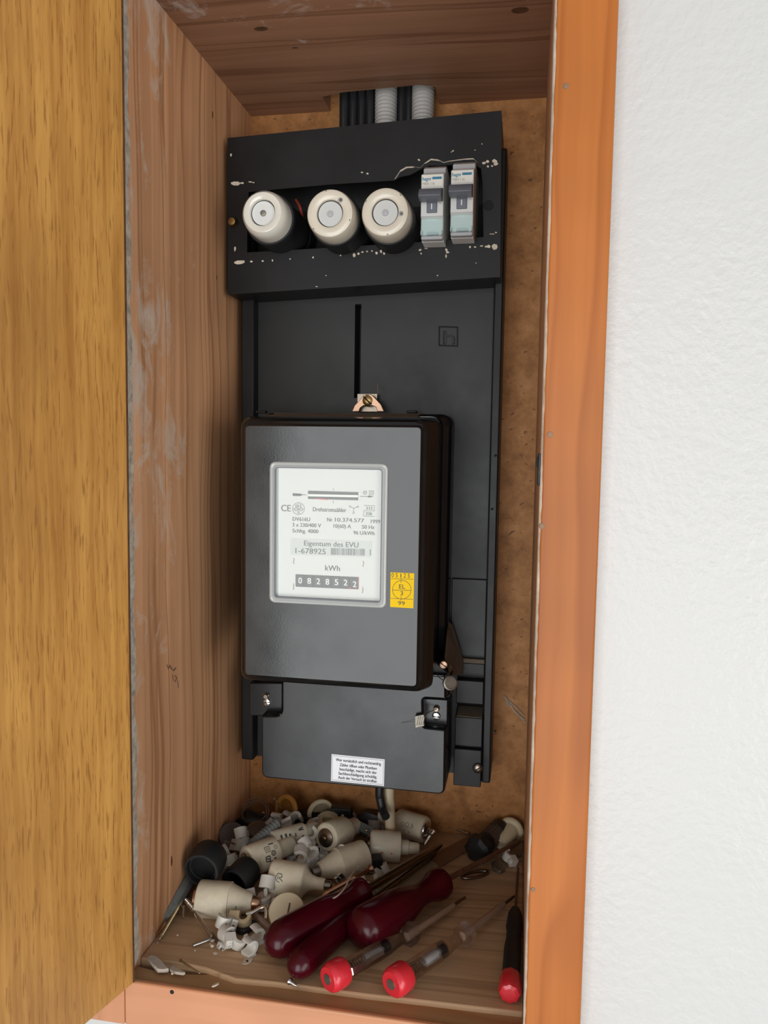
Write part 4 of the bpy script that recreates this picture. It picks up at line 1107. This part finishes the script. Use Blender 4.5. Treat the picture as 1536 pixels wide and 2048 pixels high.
# voltage testers
def tester(label, butt, neck, tip, r, clip):
    t, L = lying('voltage_tester', label, 'voltage tester', butt, neck, .0105, .0088, 'clear handled voltage testers')
    rc = r * 1.52
    obj('end_cap', lathe(nb(), [(0, 0), (0, rc * .78), (.0015, rc * .92), (.004, rc), (.0125, rc * .99), (.0145, rc * .90), (.0145, 0)], 36), M['red_cap'], t, smooth=35, local=True)
    obj('contact_disc', lathe(nb(), [(-.0006, 0), (-.0006, r * .52), (.0004, r * .52), (.0004, 0)], 20), M['lead'], t, smooth=40, local=True)
    hx = lambda a, z: 1 + .10 * (math.cos(6 * a) * .5 + .2) * (z > L * .86)
    obj('clear_handle', lathe(nb(), [(.0146, r * .90), (.016, r * .98), (L * .55, r * .98), (L * .66, r * .90), (L * .78, r * .66), (L * .84, r * .66), (L * .88, r * 1.05), (L * .90, r * 1.22), (L * .96, r * 1.22), (L * .985, r * 1.05), (L, r * .8), (L, 0)], 36, facet=hx), M['clear_handle'], t, smooth=30, local=True)
    obj('spring', tube(nb(), [(r * .40 * math.cos(k * .9), r * .40 * math.sin(k * .9), .017 + k * .00033) for k in range(46)], .0004, 5), M['dark_steel'], t, smooth=60, local=True)
    obj('lamp', lathe(nb(), [(.033, 0), (.033, r * .36), (.047, r * .36), (.050, r * .1), (.050, 0)], 16), M['mcb_grey'], t, smooth=40, local=True)
    obj('resistor', lathe(nb(), [(.0505, 0), (.0505, r * .5), (.056, r * .5), (.056, 0)], 18), M['rubber'], t, smooth=40, local=True)
    inv = world(t).inverted(); p = inv @ at(*neck, z=.0085); q = inv @ at(*tip, z=.0050); sm = frame_z(p, q); SL = (q - p).length
    obj('shaft_sleeve', lathe(nb(), [(-.01, .0026), (SL * .74, .0026), (SL * .76, .0020), (SL * .76, 0)], 18, sm), M['brown_sleeve'], t, smooth=40, local=True)
    bl = lathe(nb(), [(SL * .74, .0015), (SL * .86, .0016), (SL, .0013), (SL, 0)], 14, sm, squash=.7); obj('blade', bl, M['dark_steel'], t, smooth=40, local=True)
    if clip:
        ang = toward_cam(t) + .35; bm = nb()
        pr = [(.0142, r * 1.35), (.0150, r * 1.40), (.022, r * 1.25), (.034, r * 1.02), (.046, r * .96)]
        half = .0024
        def pt(k, q_, s, th): return Vector(((q_ + th) * math.cos(ang) - s * math.sin(ang), (q_ + th) * math.sin(ang) + s * math.cos(ang), k))
        loft(bm, [[pt(k, q_, -half * (1 - .5 * i / 4), 0), pt(k, q_, half * (1 - .5 * i / 4), 0), pt(k, q_, half * (1 - .5 * i / 4), .0005), pt(k, q_, -half * (1 - .5 * i / 4), .0005)] for i, (k, q_) in enumerate(pr)])
        obj('pocket_clip', bm, M['steel'], t, local=True)
    return t
M['brown_sleeve'] = plain('smoky sleeve', (.33, .23, .17), .3, coat=.3)
tester('clear voltage tester with red cap and bright metal pocket clip', (655, 1959), (830, 1862), (930, 1795), .0064, True)
tester('clear voltage tester with red cap and no clip, second from the right', (782, 1969), (940, 1861), (1028, 1793), .0066, False)
t, L = lying('screwdriver', 'slim black screwdriver with red end cap standing along the right frame', 'screwdriver', (1019, 1990), (1031, 1818), .0078, .0080)
obj('end_cap', lathe(nb(), [(0, 0), (0, .0040), (.0008, .0062), (.003, .0074), (.016, .0072), (.019, .0062), (.019, 0)], 32, facet=lambda a, z: 1 + .05 * math.cos(8 * a)), M['red_cap'], t, smooth=30, local=True)
obj('handle', lathe(nb(), [(.018, .0058), (.05, .0060), (.060, .0052), (.068, .0052), (.074, .0060), (L * .93, .0052), (L * .98, .0038), (L, .002), (L, 0)], 28, facet=lambda a, z: 1 + .04 * math.cos(6 * a)), M['rubber'], t, smooth=35, local=True)
inv = world(t).inverted(); p = inv @ at(1031, 1818, z=.0080); q = inv @ at(1036, 1736, z=.0055); SL = (q - p).length
obj('shaft', lathe(nb(), [(-.01, .0011), (SL, .0011), (SL, 0)], 12, frame_z(p, q)), M['brown_steel'], t, smooth=40, local=True)

# ---- cable clips
def arc(cx, cz, r, a0, a1, n): return [(cx + r * math.cos(math.radians(a0 + (a1 - a0) * k / n)), cz + r * math.sin(math.radians(a0 + (a1 - a0) * k / n))) for k in range(n + 1)]
def clip_mesh():
    bm = nb()
    prof = arc(0, 0, .0058, 0, 200, 14) + arc(0, 0, .0031, 200, -10, 12) + [(.0031, -.0040), (.0105, -.0040), (.0105, .0030), (.0060, .0030)]
    loft(bm, [[(x, y, z) for x, z in prof] for y in (-.0042, .0042)])
    return bm
def clip_boss():
    return lathe(nb(), [(-.0042, .0026), (.0034, .0026), (.0042, .0020), (.0042, .0011), (.0030, .0010), (.0030, 0)], 18, Matrix.Translation((.0078, 0, .0004)))
proto = thing('cable_clip', 'x', 'cable clip')
pb = obj('hook', clip_mesh(), M['clip'], proto, bevel=.0007, local=True)
pbo = obj('nail_boss', clip_boss(), M['clip'], proto, smooth=40, local=True)
pna = obj('nail', lathe(nb(), [(-.015, 0), (-.013, .0006), (.0032, .0006), (.0034, .0012), (.0038, .0012), (.0038, 0)], 8, Matrix.Translation((.0078, 0, 0))), M['steel'], proto, smooth=40, local=True)
first = [True]
def clip(px, py, z, rx, ry, rz, label, mat='clip', nail=True, group='cable clips on the cabinet floor', s=1.0):
    p = at(px, py, z=z)
    mm = Matrix.Translation(p) @ Matrix.Rotation(math.radians(rz), 4, 'Z') @ Matrix.Rotation(math.radians(ry), 4, 'Y') @ Matrix.Rotation(math.radians(rx), 4, 'X') @ Matrix.Scale(s, 4)
    if first[0]:
        first[0] = False; t = proto; parts = (pb, pbo, pna)
    else:
        t = proto.copy(); COL.objects.link(t); parts = []
        for ch in (pb, pbo, pna):
            if ch is pna and not nail: continue
            c = ch.copy(); COL.objects.link(c); c.parent = t; parts.append(c)
    t.matrix_basis = mm; t['label'] = label; t['category'] = 'cable clip'; t['group'] = group
    for c in parts[:2]:
        if mat != 'clip':
            c.data = c.data.copy(); c.data.materials[0] = M[mat]
    return t
clip(448, 1842, .0105, 78, 15, 10, 'white cable clip directly below the copper ended fuse', s=1.0)
clip(455, 1868, .0070, 20, 60, 250, 'white cable clip standing upright beside the bent hook screw', s=1.05)
clip(487, 1839, .0085, 70, 180, 8, 'yellowed cable clip under the neck of the copper ended fuse', 'clip_yellow', True, s=1.05)
clip(478, 1880, .0060, 65, 190, 35, 'white cable clip with a square nail hole, nearest the front left corner', s=1.0)
clip(512, 1866, .0080, 10, 70, 60, 'pale pinkish cable clip leaning beside the butt of a red handle', s=.95)
clip(497, 1893, .0065, 15, 80, 75, 'frontmost white cable clip with its nail pointing left', s=1.0)
clip(1018, 1711, .0075, 80, 20, -60, 'lone white cable clip near the right back corner', s=.9)
clip(535, 1765, .0190, 60, 30, 40, 'white curled cable clip between black cap and funnel necked fuse', s=1.1)
heap = [(520, 1786, .010, 40, 170, 20), (457, 1722, .016, 70, 20, 90), (466, 1742, .012, 10, 80, 100), (486, 1690, .014, 55, 40, 70), (471, 1690, .013, 60, 200, 140), (446, 1706, .012, 80, 70, 30), (600, 1708, .022, 20, 60, 30), (619, 1703, .021, 10, 90, 60),
        (624, 1664, .022, 30, 130, 20), (576, 1637, .016, 15, 70, 80), (592, 1640, .018, 60, 20, 200), (552, 1640, .018, 20, 80, 110), (630, 1650, .016, 70, 60, 300), (606, 1680, .015, 20, 10, 10), (642, 1715, .010, 80, 200, 60), (560, 1700, .008, 60, 60, 90),
        (520, 1720, .008, 30, 10, 190), (600, 1735, .008, 80, 30, 15), (690, 1690, .008, 45, 45, 45), (700, 1722, .008, 60, 220, 75), (748, 1650, .008, 70, 10, 30), (700, 1640, .010, 80, 110, 160), (765, 1742, .006, 70, 30, 130), (742, 1762, .005, 60, 160, 20), (528, 1640, .010, 70, 50, 10),
        (500, 1670, .008, 20, 30, 40), (840, 1668, .006, 70, 0, 60), (805, 1668, .007, 60, 100, 200), (452, 1730, .010, 30, 60, 140), (440, 1722, .018, 80, 150, 60), (480, 1668, .022, 60, 30, 80), (505, 1690, .006, 50, 100, 10), (610, 1690, .024, 40, 30, 75), (588, 1700, .014, 60, 90, 40), (575, 1650, .022, 30, 120, 160), (540, 1652, .012, 70, 60, 20), (560, 1668, .006, 60, 0, 50), (628, 1690, .010, 20, 60, 120), (650, 1706, .006, 75, 90, 20), (712, 1748, .006, 65, 40, 200), (720, 1705, .004, 60, 10, 80), (524, 1805, .006, 85, 10, 60), (735, 1775, .004, 80, 30, 60), (660, 1640, .008, 60, 80, 200), (585, 1665, .010, 50, 20, 100)]
for q_ in heap:
    clip(*q_, 'white plastic cable clip jumbled in the heap among the porcelain fuses', group='cable clips jumbled in the heap', nail=(q_[0] % 3 == 0), s=1.12)

# ---- screws, nails and plugs
def screw(label, head, tip, zh, zt, r, mat, group='loose screws on the cabinet floor', thread0=.25):
    t, L = lying('screw', label, 'screw', head, tip, zh, zt, group)
    obj('head', lathe(nb(), [(0, 0), (0, r * 1.9), (r * .5, r * 2.0), (r * 2.0, r), (r * 2.0, 0)], 18), M[mat], t, smooth=40, local=True)
    prof = [(r * 1.8, r * .85), (L * thread0, r * .85)]; z = L * thread0; pitch = max(.0011, r * .9)
    while z < L - r * 2.5:
        prof += [(z, r * .72), (z + pitch * .5, r * 1.08)]; z += pitch
    prof += [(L - r * 2, r * .6), (L, 0)]
    obj('thread', lathe(nb(), prof, 14), M[mat], t, smooth=30, local=True)
    return t
screw('long yellow screw leaning on the grey wall plug at the left', (383, 1768), (316, 1883), .012, .0020, .0017, 'yellow_zinc')
screw('copper coloured long screw lying across behind the nearest red handle', (742, 1737), (642, 1793), .020, .0250, .0017, 'copper', thread0=.35)
screw('short chrome screw behind the faint red marked fuse', (866, 1664), (846, 1694), .010, .0040, .0019, 'chrome', thread0=.3)
screw('tiny screw lying on the front sill below the red handles', (579, 1962), (596, 1974), .0025, .0022, .0012, 'steel', thread0=.3)
# bent hook screw
t = thing('hook_screw', 'bent steel hook screw beside the copper ended fuse', 'hook', tuple(at(421, 1873, z=0)))
pts = spline([at(384, 1812, z=.010), at(403, 1842, z=.007), at(420, 1868, z=.0030), at(423, 1874, z=.0024), at(418, 1879, z=.0024), at(386, 1891, z=.0020)], 5)
obj('rod', tube(nb(), pts, .0013, 12), M['steel'], t, smooth=50)
p0, p1 = at(372, 1800, z=.0125), at(388, 1819, z=.0098)
prof = []; L = (p1 - p0).length
for k in range(9): prof += [(L * k / 9, .0012), (L * (k + .5) / 9, .0022)]
obj('thread', lathe(nb(), prof, 14, frame_z(p0, p1)), M['chrome'], t, smooth=30)
def nail(label, a, b, za, zb, r, mat='steel', head=True):
    t, L = lying('nail', label, 'nail', a, b, za, zb, 'loose nails on the cabinet floor')
    obj('shank', lathe(nb(), [(0, 0), (0, r), (L * .9, r), (L, 0)], 10), M[mat], t, smooth=40, local=True)
    obj('nail_head', lathe(nb(), [(-.0006, 0), (-.0006, r * 1.7), (.0004, r * 1.7), (.0004, 0)], 10), M[mat], t, smooth=40, local=True)
nail('short bright nail standing between the long screw and the bent hook', (367, 1810), (366, 1837), .012, .001, .0011, 'chrome')
nail('thin bright pin sticking up at the back left of the heap', (549, 1598), (563, 1618), .040, .026, .0007, 'chrome')
nail('thin brown nail lying over the crack at the front left', (361, 1921), (402, 1948), .0030, .0012, .0006, 'yellow_zinc')
t, L = lying('wall_plug', 'grey nylon wall plug leaning against the left side board', 'wall plug', (384, 1748), (330, 1838), .016, .0050, 'wall plugs')
pg = lathe(nb(), [(0, .0045), (.003, .0060), (L * .55, .0060), (L * .6, .0054), (L * .9, .0050), (L, .0040)], 8)
obj('plug_body', pg, M['grey_plug'], t, smooth=25, local=True)
t, L = lying('wall_plug', 'grey ribbed wall plug behind the clover marked fuse', 'wall plug', (553, 1648), (498, 1695), .030, .0230, 'wall plugs')
prof = []
for k in range(9): prof += [(L * k / 10, .0040), (L * k / 10 + .0004, .0050), (L * (k + .7) / 10, .0042)]
prof += [(L * .92, .0040), (L, .0034)]
obj('plug_body', lathe(nb(), prof, 12), M['grey_plug'], t, smooth=25, local=True)

# round slotted cap
c = at(573, 1821, z=.0150); ax = (CAM - c).normalized() * .8 + Vector((-.08, -.05, .45)); mm = frame_z(c, c + ax)
t = thing('slotted_cap', 'round cream slotted cap propped behind the nearest red handle', 'cap', mat=mm)
obj('disc', lathe(nb(), [(-.006, 0), (-.006, .0125), (-.005, .0138), (-.0010, .0138), (0, .0130), (0, 0)], 40), M['cream'], t, smooth=40, local=True)
sl = boxm((-.0007, -.0042, -.001), (.0007, .0042, .00015)); d2 = mm.inverted() @ (c + (at(577, 1812, z=.015) - at(571, 1829, z=.015)).normalized() * .01); sl.transform(Matrix.Rotation(math.atan2(d2.y, d2.x) - math.pi / 2, 4, 'Z') @ Matrix.Translation((0.0015, .0015, 0)))
obj('slot', sl, M['dark_brown'], t, local=True)

def lump(name, label, cat, bm, mat, smooth=50, bevel=0, group=None):
    return tag(recenter(obj(name, bm, mat, smooth=None if bevel else smooth, bevel=bevel)), label, cat, group)
def slab(name, label, cat, pxs, z0, z1, mat, group=None, bevel=.0005):
    return lump(name, label, cat, loft(nb(), [[at(*q_, z=z1) + Vector((0, 0, z0 - z1)) for q_ in pxs], [at(*q_, z=z1) for q_ in pxs]]), M[mat], bevel=bevel, group=group)
# chrome bent bolt and bits round it
b = nb(); tube(b, spline([at(492, 1829, z=.008), at(508, 1824, z=.009), at(522, 1816, z=.011), at(531, 1814, z=.012), at(533, 1824, z=.010), at(532, 1838, z=.007)]), .0017, 12)
lump('bent_bolt', 'chromed bent bolt left of the round slotted cap', 'bolt', b, M['chrome'])
slab('wood_splinter', 'flat pinkish brown stick pointing at the butt of a red handle', 'stick', [(506, 1826), (512, 1822), (541, 1848), (536, 1856)], .001, .0045, 'pink')
slab('wood_splinter', 'thin reddish brown splinter in front of the bent hook screw', 'stick', [(420, 1866), (425, 1863), (449, 1897), (442, 1898)], .0002, .0015, 'dark_brown')
b = nb(); tube(b, spline([at(461, 1846, z=.004), at(470, 1856, z=.003), at(486, 1862, z=.003), at(503, 1854, z=.003), at(508, 1844, z=.004)]), .0024, 10)
lump('plastic_strap', 'black curved plastic strap under the yellowed clip', 'strap', b, M['black'])
b = nb(); tube(b, spline([at(519, 1800, z=.010), at(524, 1790, z=.010), at(534, 1796, z=.008), at(545, 1792, z=.007)]), .0030, 10)
lump('plastic_elbow', 'dull pinkish bent piece between slotted cap and copper ended fuse', 'fitting', b, M['pink'])
# chromed nut at the funnel neck
p0 = at(672, 1768, z=.014); p1 = at(686, 1757, z=.016); L = (p1 - p0).length
b = lathe(nb(), [(0, .003), (.001, .0046), (L * .5, .0046), (L * .55, .0052), (L, .0052), (L + .001, .003), (L + .001, 0)], 8, frame_z(p0, p1))
lump('chrome_nut', 'small shiny chromed nut at the tip of the funnel necked fuse', 'lamp', b, M['chrome'], smooth=30)  # chromed nut filed under the lamp category
# thin pale wire along the red handle
b = nb(); tube(b, spline([at(640, 1803, z=.027), at(668, 1796, z=.0285), at(688, 1778, z=.029), at(700, 1755, z=.029), at(712, 1738, z=.026), at(722, 1737, z=.022)]), .0006, 6)
lump('wire', 'thin pale wire curling along the nearest red handle', 'wire', b, M['pink'], group='loose wires in the heap')
# pieces at the back of the heap
def disc(name, label, cat, px, py, z, r, h, tilt, az, mat, hole=0):
    c = at(px, py, z=z); mm = Matrix.Translation(c) @ Matrix.Rotation(math.radians(az), 4, 'Z') @ Matrix.Rotation(math.radians(tilt), 4, 'X')
    if hole: prof = [(0, r), (h * .2, r * 1.04), (h * .8, r * 1.04), (h, r), (h, hole), (0, hole), (0, r)]
    else: prof = [(0, 0), (0, r * .94), (h * .15, r), (h * .85, r), (h, r * .94), (h, 0)]
    b = lathe(nb(), prof, 30, mm)
    return lump(name, label, cat, b, M[mat], smooth=40)
disc('bottle_stopper', 'yellowish round plug with dark top behind the grey ribbed wall plug', 'plug', 515, 1668, .012, .0095, .007, 12, 0, 'amber')
disc('grommet', 'dark lid lying on the yellowish round plug', 'grommet', 515, 1660, .0205, .0090, .0020, 12, 0, 'brown_rubber')
disc('grommet', 'brown round rubber grommet leaning on the left side board at the back', 'grommet', 462, 1675, .012, .0120, .008, 50, 30, 'brown_rubber')
disc('ring', 'amber plastic ring leaning on the back board at the left', 'ring', 575, 1620, .020, .0140, .003, 75, -30, 'amber', .0105)
disc('ring', 'cream ring leaning on the back board left of the black terminal', 'ring', 640, 1626, .017, .0130, .004, 80, 35, 'cream', .0100)
disc('washer', 'cream flat ring lying behind the brass dotted fuse', 'ring', 655, 1642, .019, .0100, .003, 15, 0, 'cream', .005)
b = nb()
rnd = random.Random(4)
for k in range(4):
    c0 = at(510, 1626, z=.022); rr = .011 + .003 * rnd.random(); tl = Matrix.Rotation(.5 + .5 * rnd.random(), 4, 'X') @ Matrix.Rotation(rnd.random() * 3, 4, 'Z')
    tube(b, [c0 + tl @ Vector((rr * math.cos(a_), rr * math.sin(a_), .002 * math.sin(3 * a_ + k))) for a_ in [2 * math.pi * i / 24 for i in range(25)]], .0005, 5)
lump('wire', 'thin brown wire coil against the back board in the left corner', 'wire', b, M['dark_brown'], group='loose wires in the heap')
lump('dark_filler', 'dark filler lump below the thin brown wire coil', 'cable', blob(nb(), at(508, 1645, z=.013), .016, .010, .010, 3, .25), M['black'])  # black lumps added to fill the dark gaps of the heap
lump('dark_filler', 'black filler lump behind the brass dotted fuse near the black cable', 'cable', blob(nb(), at(742, 1640, z=.010), .016, .010, .010, 7, .25), M['black'])
lump('dark_filler', 'black filler lump between the slim printed fuse and the cream ring', 'cable', blob(nb(), at(612, 1640, z=.011), .018, .009, .010, 9, .25), M['black'])
def block(name, label, cat, px, py, z, sx, sy, sz, rz, mat, tilt=0):
    c = at(px, py, z=z); b = nb(); box(b, (-sx, -sy, -sz), (sx, sy, sz)); b.transform(Matrix.Translation(c) @ Matrix.Rotation(math.radians(rz), 4, 'Z') @ Matrix.Rotation(math.radians(tilt), 4, 'X'))
    return lump(name, label, cat, b, M[mat], bevel=.0006)
t = thing('terminal_block', 'black terminal block with two white tabs against the back board', 'terminal', tuple(at(683, 1626, z=0)))
c = at(683, 1628, z=.020); obj('housing', boxm((c.x - .010, c.y - .006, .008), (c.x + .010, c.y + .006, .028)), M['black'], t, bevel=.001)
for dx in (-.0045, .0015):
    obj('tab', boxm((c.x + dx, c.y - .0075, .016), (c.x + dx + .0025, c.y - .006, .023)), M['clip'], t, bevel=.0004)
block('bracket', 'dark grey metal bracket with a bright spot right of the brass dotted fuse', 'bracket', 732, 1662, .014, .013, .004, .007, -35, 'grey_plug', 40)
lump('bead_or_glint', 'tiny chrome bead added as the highlight on the dark grey bracket', 'ball', blob(nb(), at(733, 1661, z=.021), .0013, .0013, .0013, 1, .02), M['chrome'])  # chrome bead added as the bracket's highlight
for k, (px, py, lb) in enumerate(((634, 1702, 'upper small grey open square connector in the middle of the heap'), (637, 1719, 'lower small grey open square connector in the middle of the heap'))):
    c = at(px, py, z=.010); b = holed(nb(), rect(-.0042, .0042, -.0038, .0038), rect(-.0027, .0027, -.0023, .0023), -.004, .004)
    b.transform(Matrix.Translation(c) @ Matrix.Rotation(math.radians(12 + 10 * k), 4, 'Z') @ Matrix.Rotation(math.radians(-35), 4, 'X')); lump('connector', lb, 'connector', b, M['mcb_grey'], bevel=.0003, group='square connectors in the heap')
b = nb(); tube(b, spline([at(676, 1698, z=.020), at(678, 1692, z=.024), at(685, 1690, z=.026), at(691, 1694, z=.023)]), .0008, 8); lump('plastic_loop', 'little white plastic loop above the plain tan fuse', 'loop', b, M['clip'])
block('connector', 'small black box between tan fuse and the thick steel shaft', 'connector', 748, 1726, .009, .007, .005, .006, 20, 'black')
lump('bead_or_glint', 'bright rounded steel bit between the thick shaft and the black box', 'ball', blob(nb(), at(771, 1741, z=.006), .0024, .0018, .0018, 2, .05), M['chrome'])
b = nb(); p0 = at(896, 1653, z=.0035); p1 = at(938, 1667, z=.0030); lathe(b, [(0, 0), (0, .0014), ((p1 - p0).length, .0014), ((p1 - p0).length, 0)], 12, frame_z(p0, p1)); lump('steel_pin', 'bright steel pin lying along the back board', 'pin', b, M['chrome'])
slab('flat_strip', 'reddish brown flat strip behind the tan card', 'strip', [(858, 1712), (872, 1736), (962, 1682), (944, 1668)], .0002, .0025, 'dark_brown')  # flat red brown strip laid on the floor board
M['strip_brown'] = plain('red brown strip', (.21, .105, .055), .6, var=.15)
bpy.data.objects['flat_strip'].data.materials[0] = M['strip_brown']
slab('card', 'tan flat card with rounded end between the steel shafts', 'card', [(760, 1790), (775, 1768), (838, 1722), (848, 1716), (858, 1718), (874, 1727), (877, 1733), (872, 1741), (800, 1798)], .0010, .0035, 'tan')
# black plug with grey gear, cream bung, right back corner
t, L = lying('cable_gland', 'lumpy black gland with dark gear end in the right back corner', 'gland', (950, 1704), (1002, 1657), .0125, .0130)
obj('nut', lathe(nb(), [(0, 0), (0, .008), (.003, .0115), (.012, .0120), (.014, .0095), (.014, 0)], 24, facet=lambda a, z: 1 + .07 * math.cos(7 * a)), M['rubber'], t, smooth=30, local=True)
obj('neck', lathe(nb(), [(.013, .0085), (.022, .0090), (.022, .0)], 20), M['rubber'], t, smooth=30, local=True)
obj('gear', lathe(nb(), [(.021, 0), (.021, .0085), (L * .8, .0090), (L * .8, 0)], 60, facet=lambda a, z: 1 + .06 * math.cos(15 * a)), M['brown_rubber'], t, smooth=30, local=True)
obj('collar', lathe(nb(), [(L * .78, .0095), (L * .95, .0098), (L, .008), (L, 0)], 24), M['black'], t, smooth=30, local=True)
t, L = lying('rubber_bung', 'cream mushroom shaped bung in the right back corner', 'bung', (1002, 1690), (1027, 1652), .0090, .0150)
obj('stem', lathe(nb(), [(0, 0), (0, .0055), (.003, .0066), (L * .75, .0078), (L * .78, 0)], 26), M['cream'], t, smooth=40, local=True)
obj('flange', lathe(nb(), [(L * .76, .0078), (L * .8, .0108), (L * .86, .0116), (L * .95, .0105), (L, .007), (L, 0)], 28), M['cream'], t, smooth=40, local=True)
slab('plastic_scrap', 'greyish scrap of plastic in front of the lone white clip', 'scrap', [(982, 1724), (994, 1718), (1010, 1726), (1009, 1738), (1000, 1742), (986, 1735)], .0003, .0035, 'lead')
b = nb(); c = at(950, 1749, z=.0015)
for s_, q_ in ((1.0, .0013),):
    pts = [c + (at(976, 1746, z=.0015) - at(924, 1753, z=.0015)) * .5 * math.cos(a_) * s_ + Vector((.002, .010, 0)) * math.sin(a_) * .55 for a_ in [2 * math.pi * k / 28 for k in range(29)]]
    tube(b, pts, q_, 8)
lump('steel_link', 'dark pointed oval steel link under the long brown shaft', 'link', b, M['dark_steel'])
slab('plastic_scrap', 'small pale scrap at the foot of the right frame near the lone clip', 'scrap', [(1034, 1706), (1038, 1702), (1043, 1705), (1042, 1710), (1036, 1711)], .0003, .0025, 'lead')

# ---- plaster crumbs and chips near the front edge
crumbs = [(424, 1881, .0022, .0013, 'plaster_bit', 'pinkish plaster crumb by the elbow of the hook screw'), (424, 1892, .0014, .0012, 'chip', 'round white crumb in front of the hook screw'), (429, 1906, .0020, .0008, 'chip', 'half moon white flake left of the seed like bit'), (420, 1888, .0008, .0006, 'plaster_bit', 'tiny crumb beside the pinkish plaster crumb'), (435, 1906, .0007, .0005, 'chip', 'tiny speck right of the half moon flake'),
          (355, 1870, .0009, .0006, 'chip', 'tiny bright crumb in front of the long yellow screw'), (390, 1901, .0008, .0006, 'plaster_bit', 'tiny tan crumb below the hook screw'), (345, 1947, .0012, .0009, 'chip', 'white crumb on the sill below the crack'), (315, 1885, .0009, .0006, 'plaster_bit', 'tiny crumb at the tip of the long yellow screw'), (465, 1897, .0008, .0006, 'chip', 'tiny speck left of the frontmost clip')]
for i, (px, py, sx, sz, mt_, lb) in enumerate(crumbs):
    c = at(px, py, z=sz * .7); lump('plaster_crumb', lb, 'crumb', blob(nb(), c, sx, sx * .8, sz, i, .25, 1), M[mt_], group='plaster crumbs near the front edge')
frag = nb(); P = [(294, 1913), (303, 1909), (313, 1911), (322, 1921), (330, 1928), (338, 1937), (326, 1938), (315, 1938), (305, 1927)]
loft(frag, [[at(*q_, z=.0015) + Vector((0, 0, -.003)) for q_ in P], [at(*q_, z=.0015 + .0012 * ((i * 7) % 3) / 2) for i, q_ in enumerate(P)]])
lump('plaster_fragment', 'large grey plaster fragment stuck in the crack at the front left', 'plaster fragment', frag, M['plaster_bit'], bevel=.0005, group='plaster fragments in the crack')
frag = nb(); P = [(338, 1934), (347, 1931), (358, 1937), (371, 1944), (366, 1946), (352, 1944), (342, 1941)]
loft(frag, [[at(*q_, z=.0010) + Vector((0, 0, -.002)) for q_ in P], [at(*q_, z=.0010) for q_ in P]])
lump('plaster_fragment', 'smaller grey plaster fragment right of the large one in the crack', 'plaster fragment', frag, M['plaster_bit'], bevel=.0004, group='plaster fragments in the crack')
t = thing('plastic_ferrule', 'ivory seed shaped bit with a hole in front of the clips', 'ferrule', tuple(at(494, 1922, z=0)))
P = [(483, 1929), (486, 1921), (494, 1914), (503, 1913), (506, 1917), (502, 1924), (493, 1929)]
obj('shell', loft(nb(), [[at(*q_, z=.0002) for q_ in P], [at(*q_, z=.0016) for q_ in P]]), M['chip'], t, bevel=.0005)
obj('hole', loft(nb(), [[at(*q_, z=.0017) for q_ in ((492, 1921), (494.5, 1919), (497, 1922), (495, 1925))], [at(*q_, z=.0018) for q_ in ((492, 1921), (494.5, 1919), (497, 1922), (495, 1925))]]), M['dark_hole'], t)
slab('wood_chip', 'pale wood chip on the front sill left of centre', 'wood chip', [(423, 1971), (430, 1966), (438, 1963), (438, 1967), (431, 1971), (424, 1973)], .0004, .0014, 'chip')
# gap in the sill at the front left
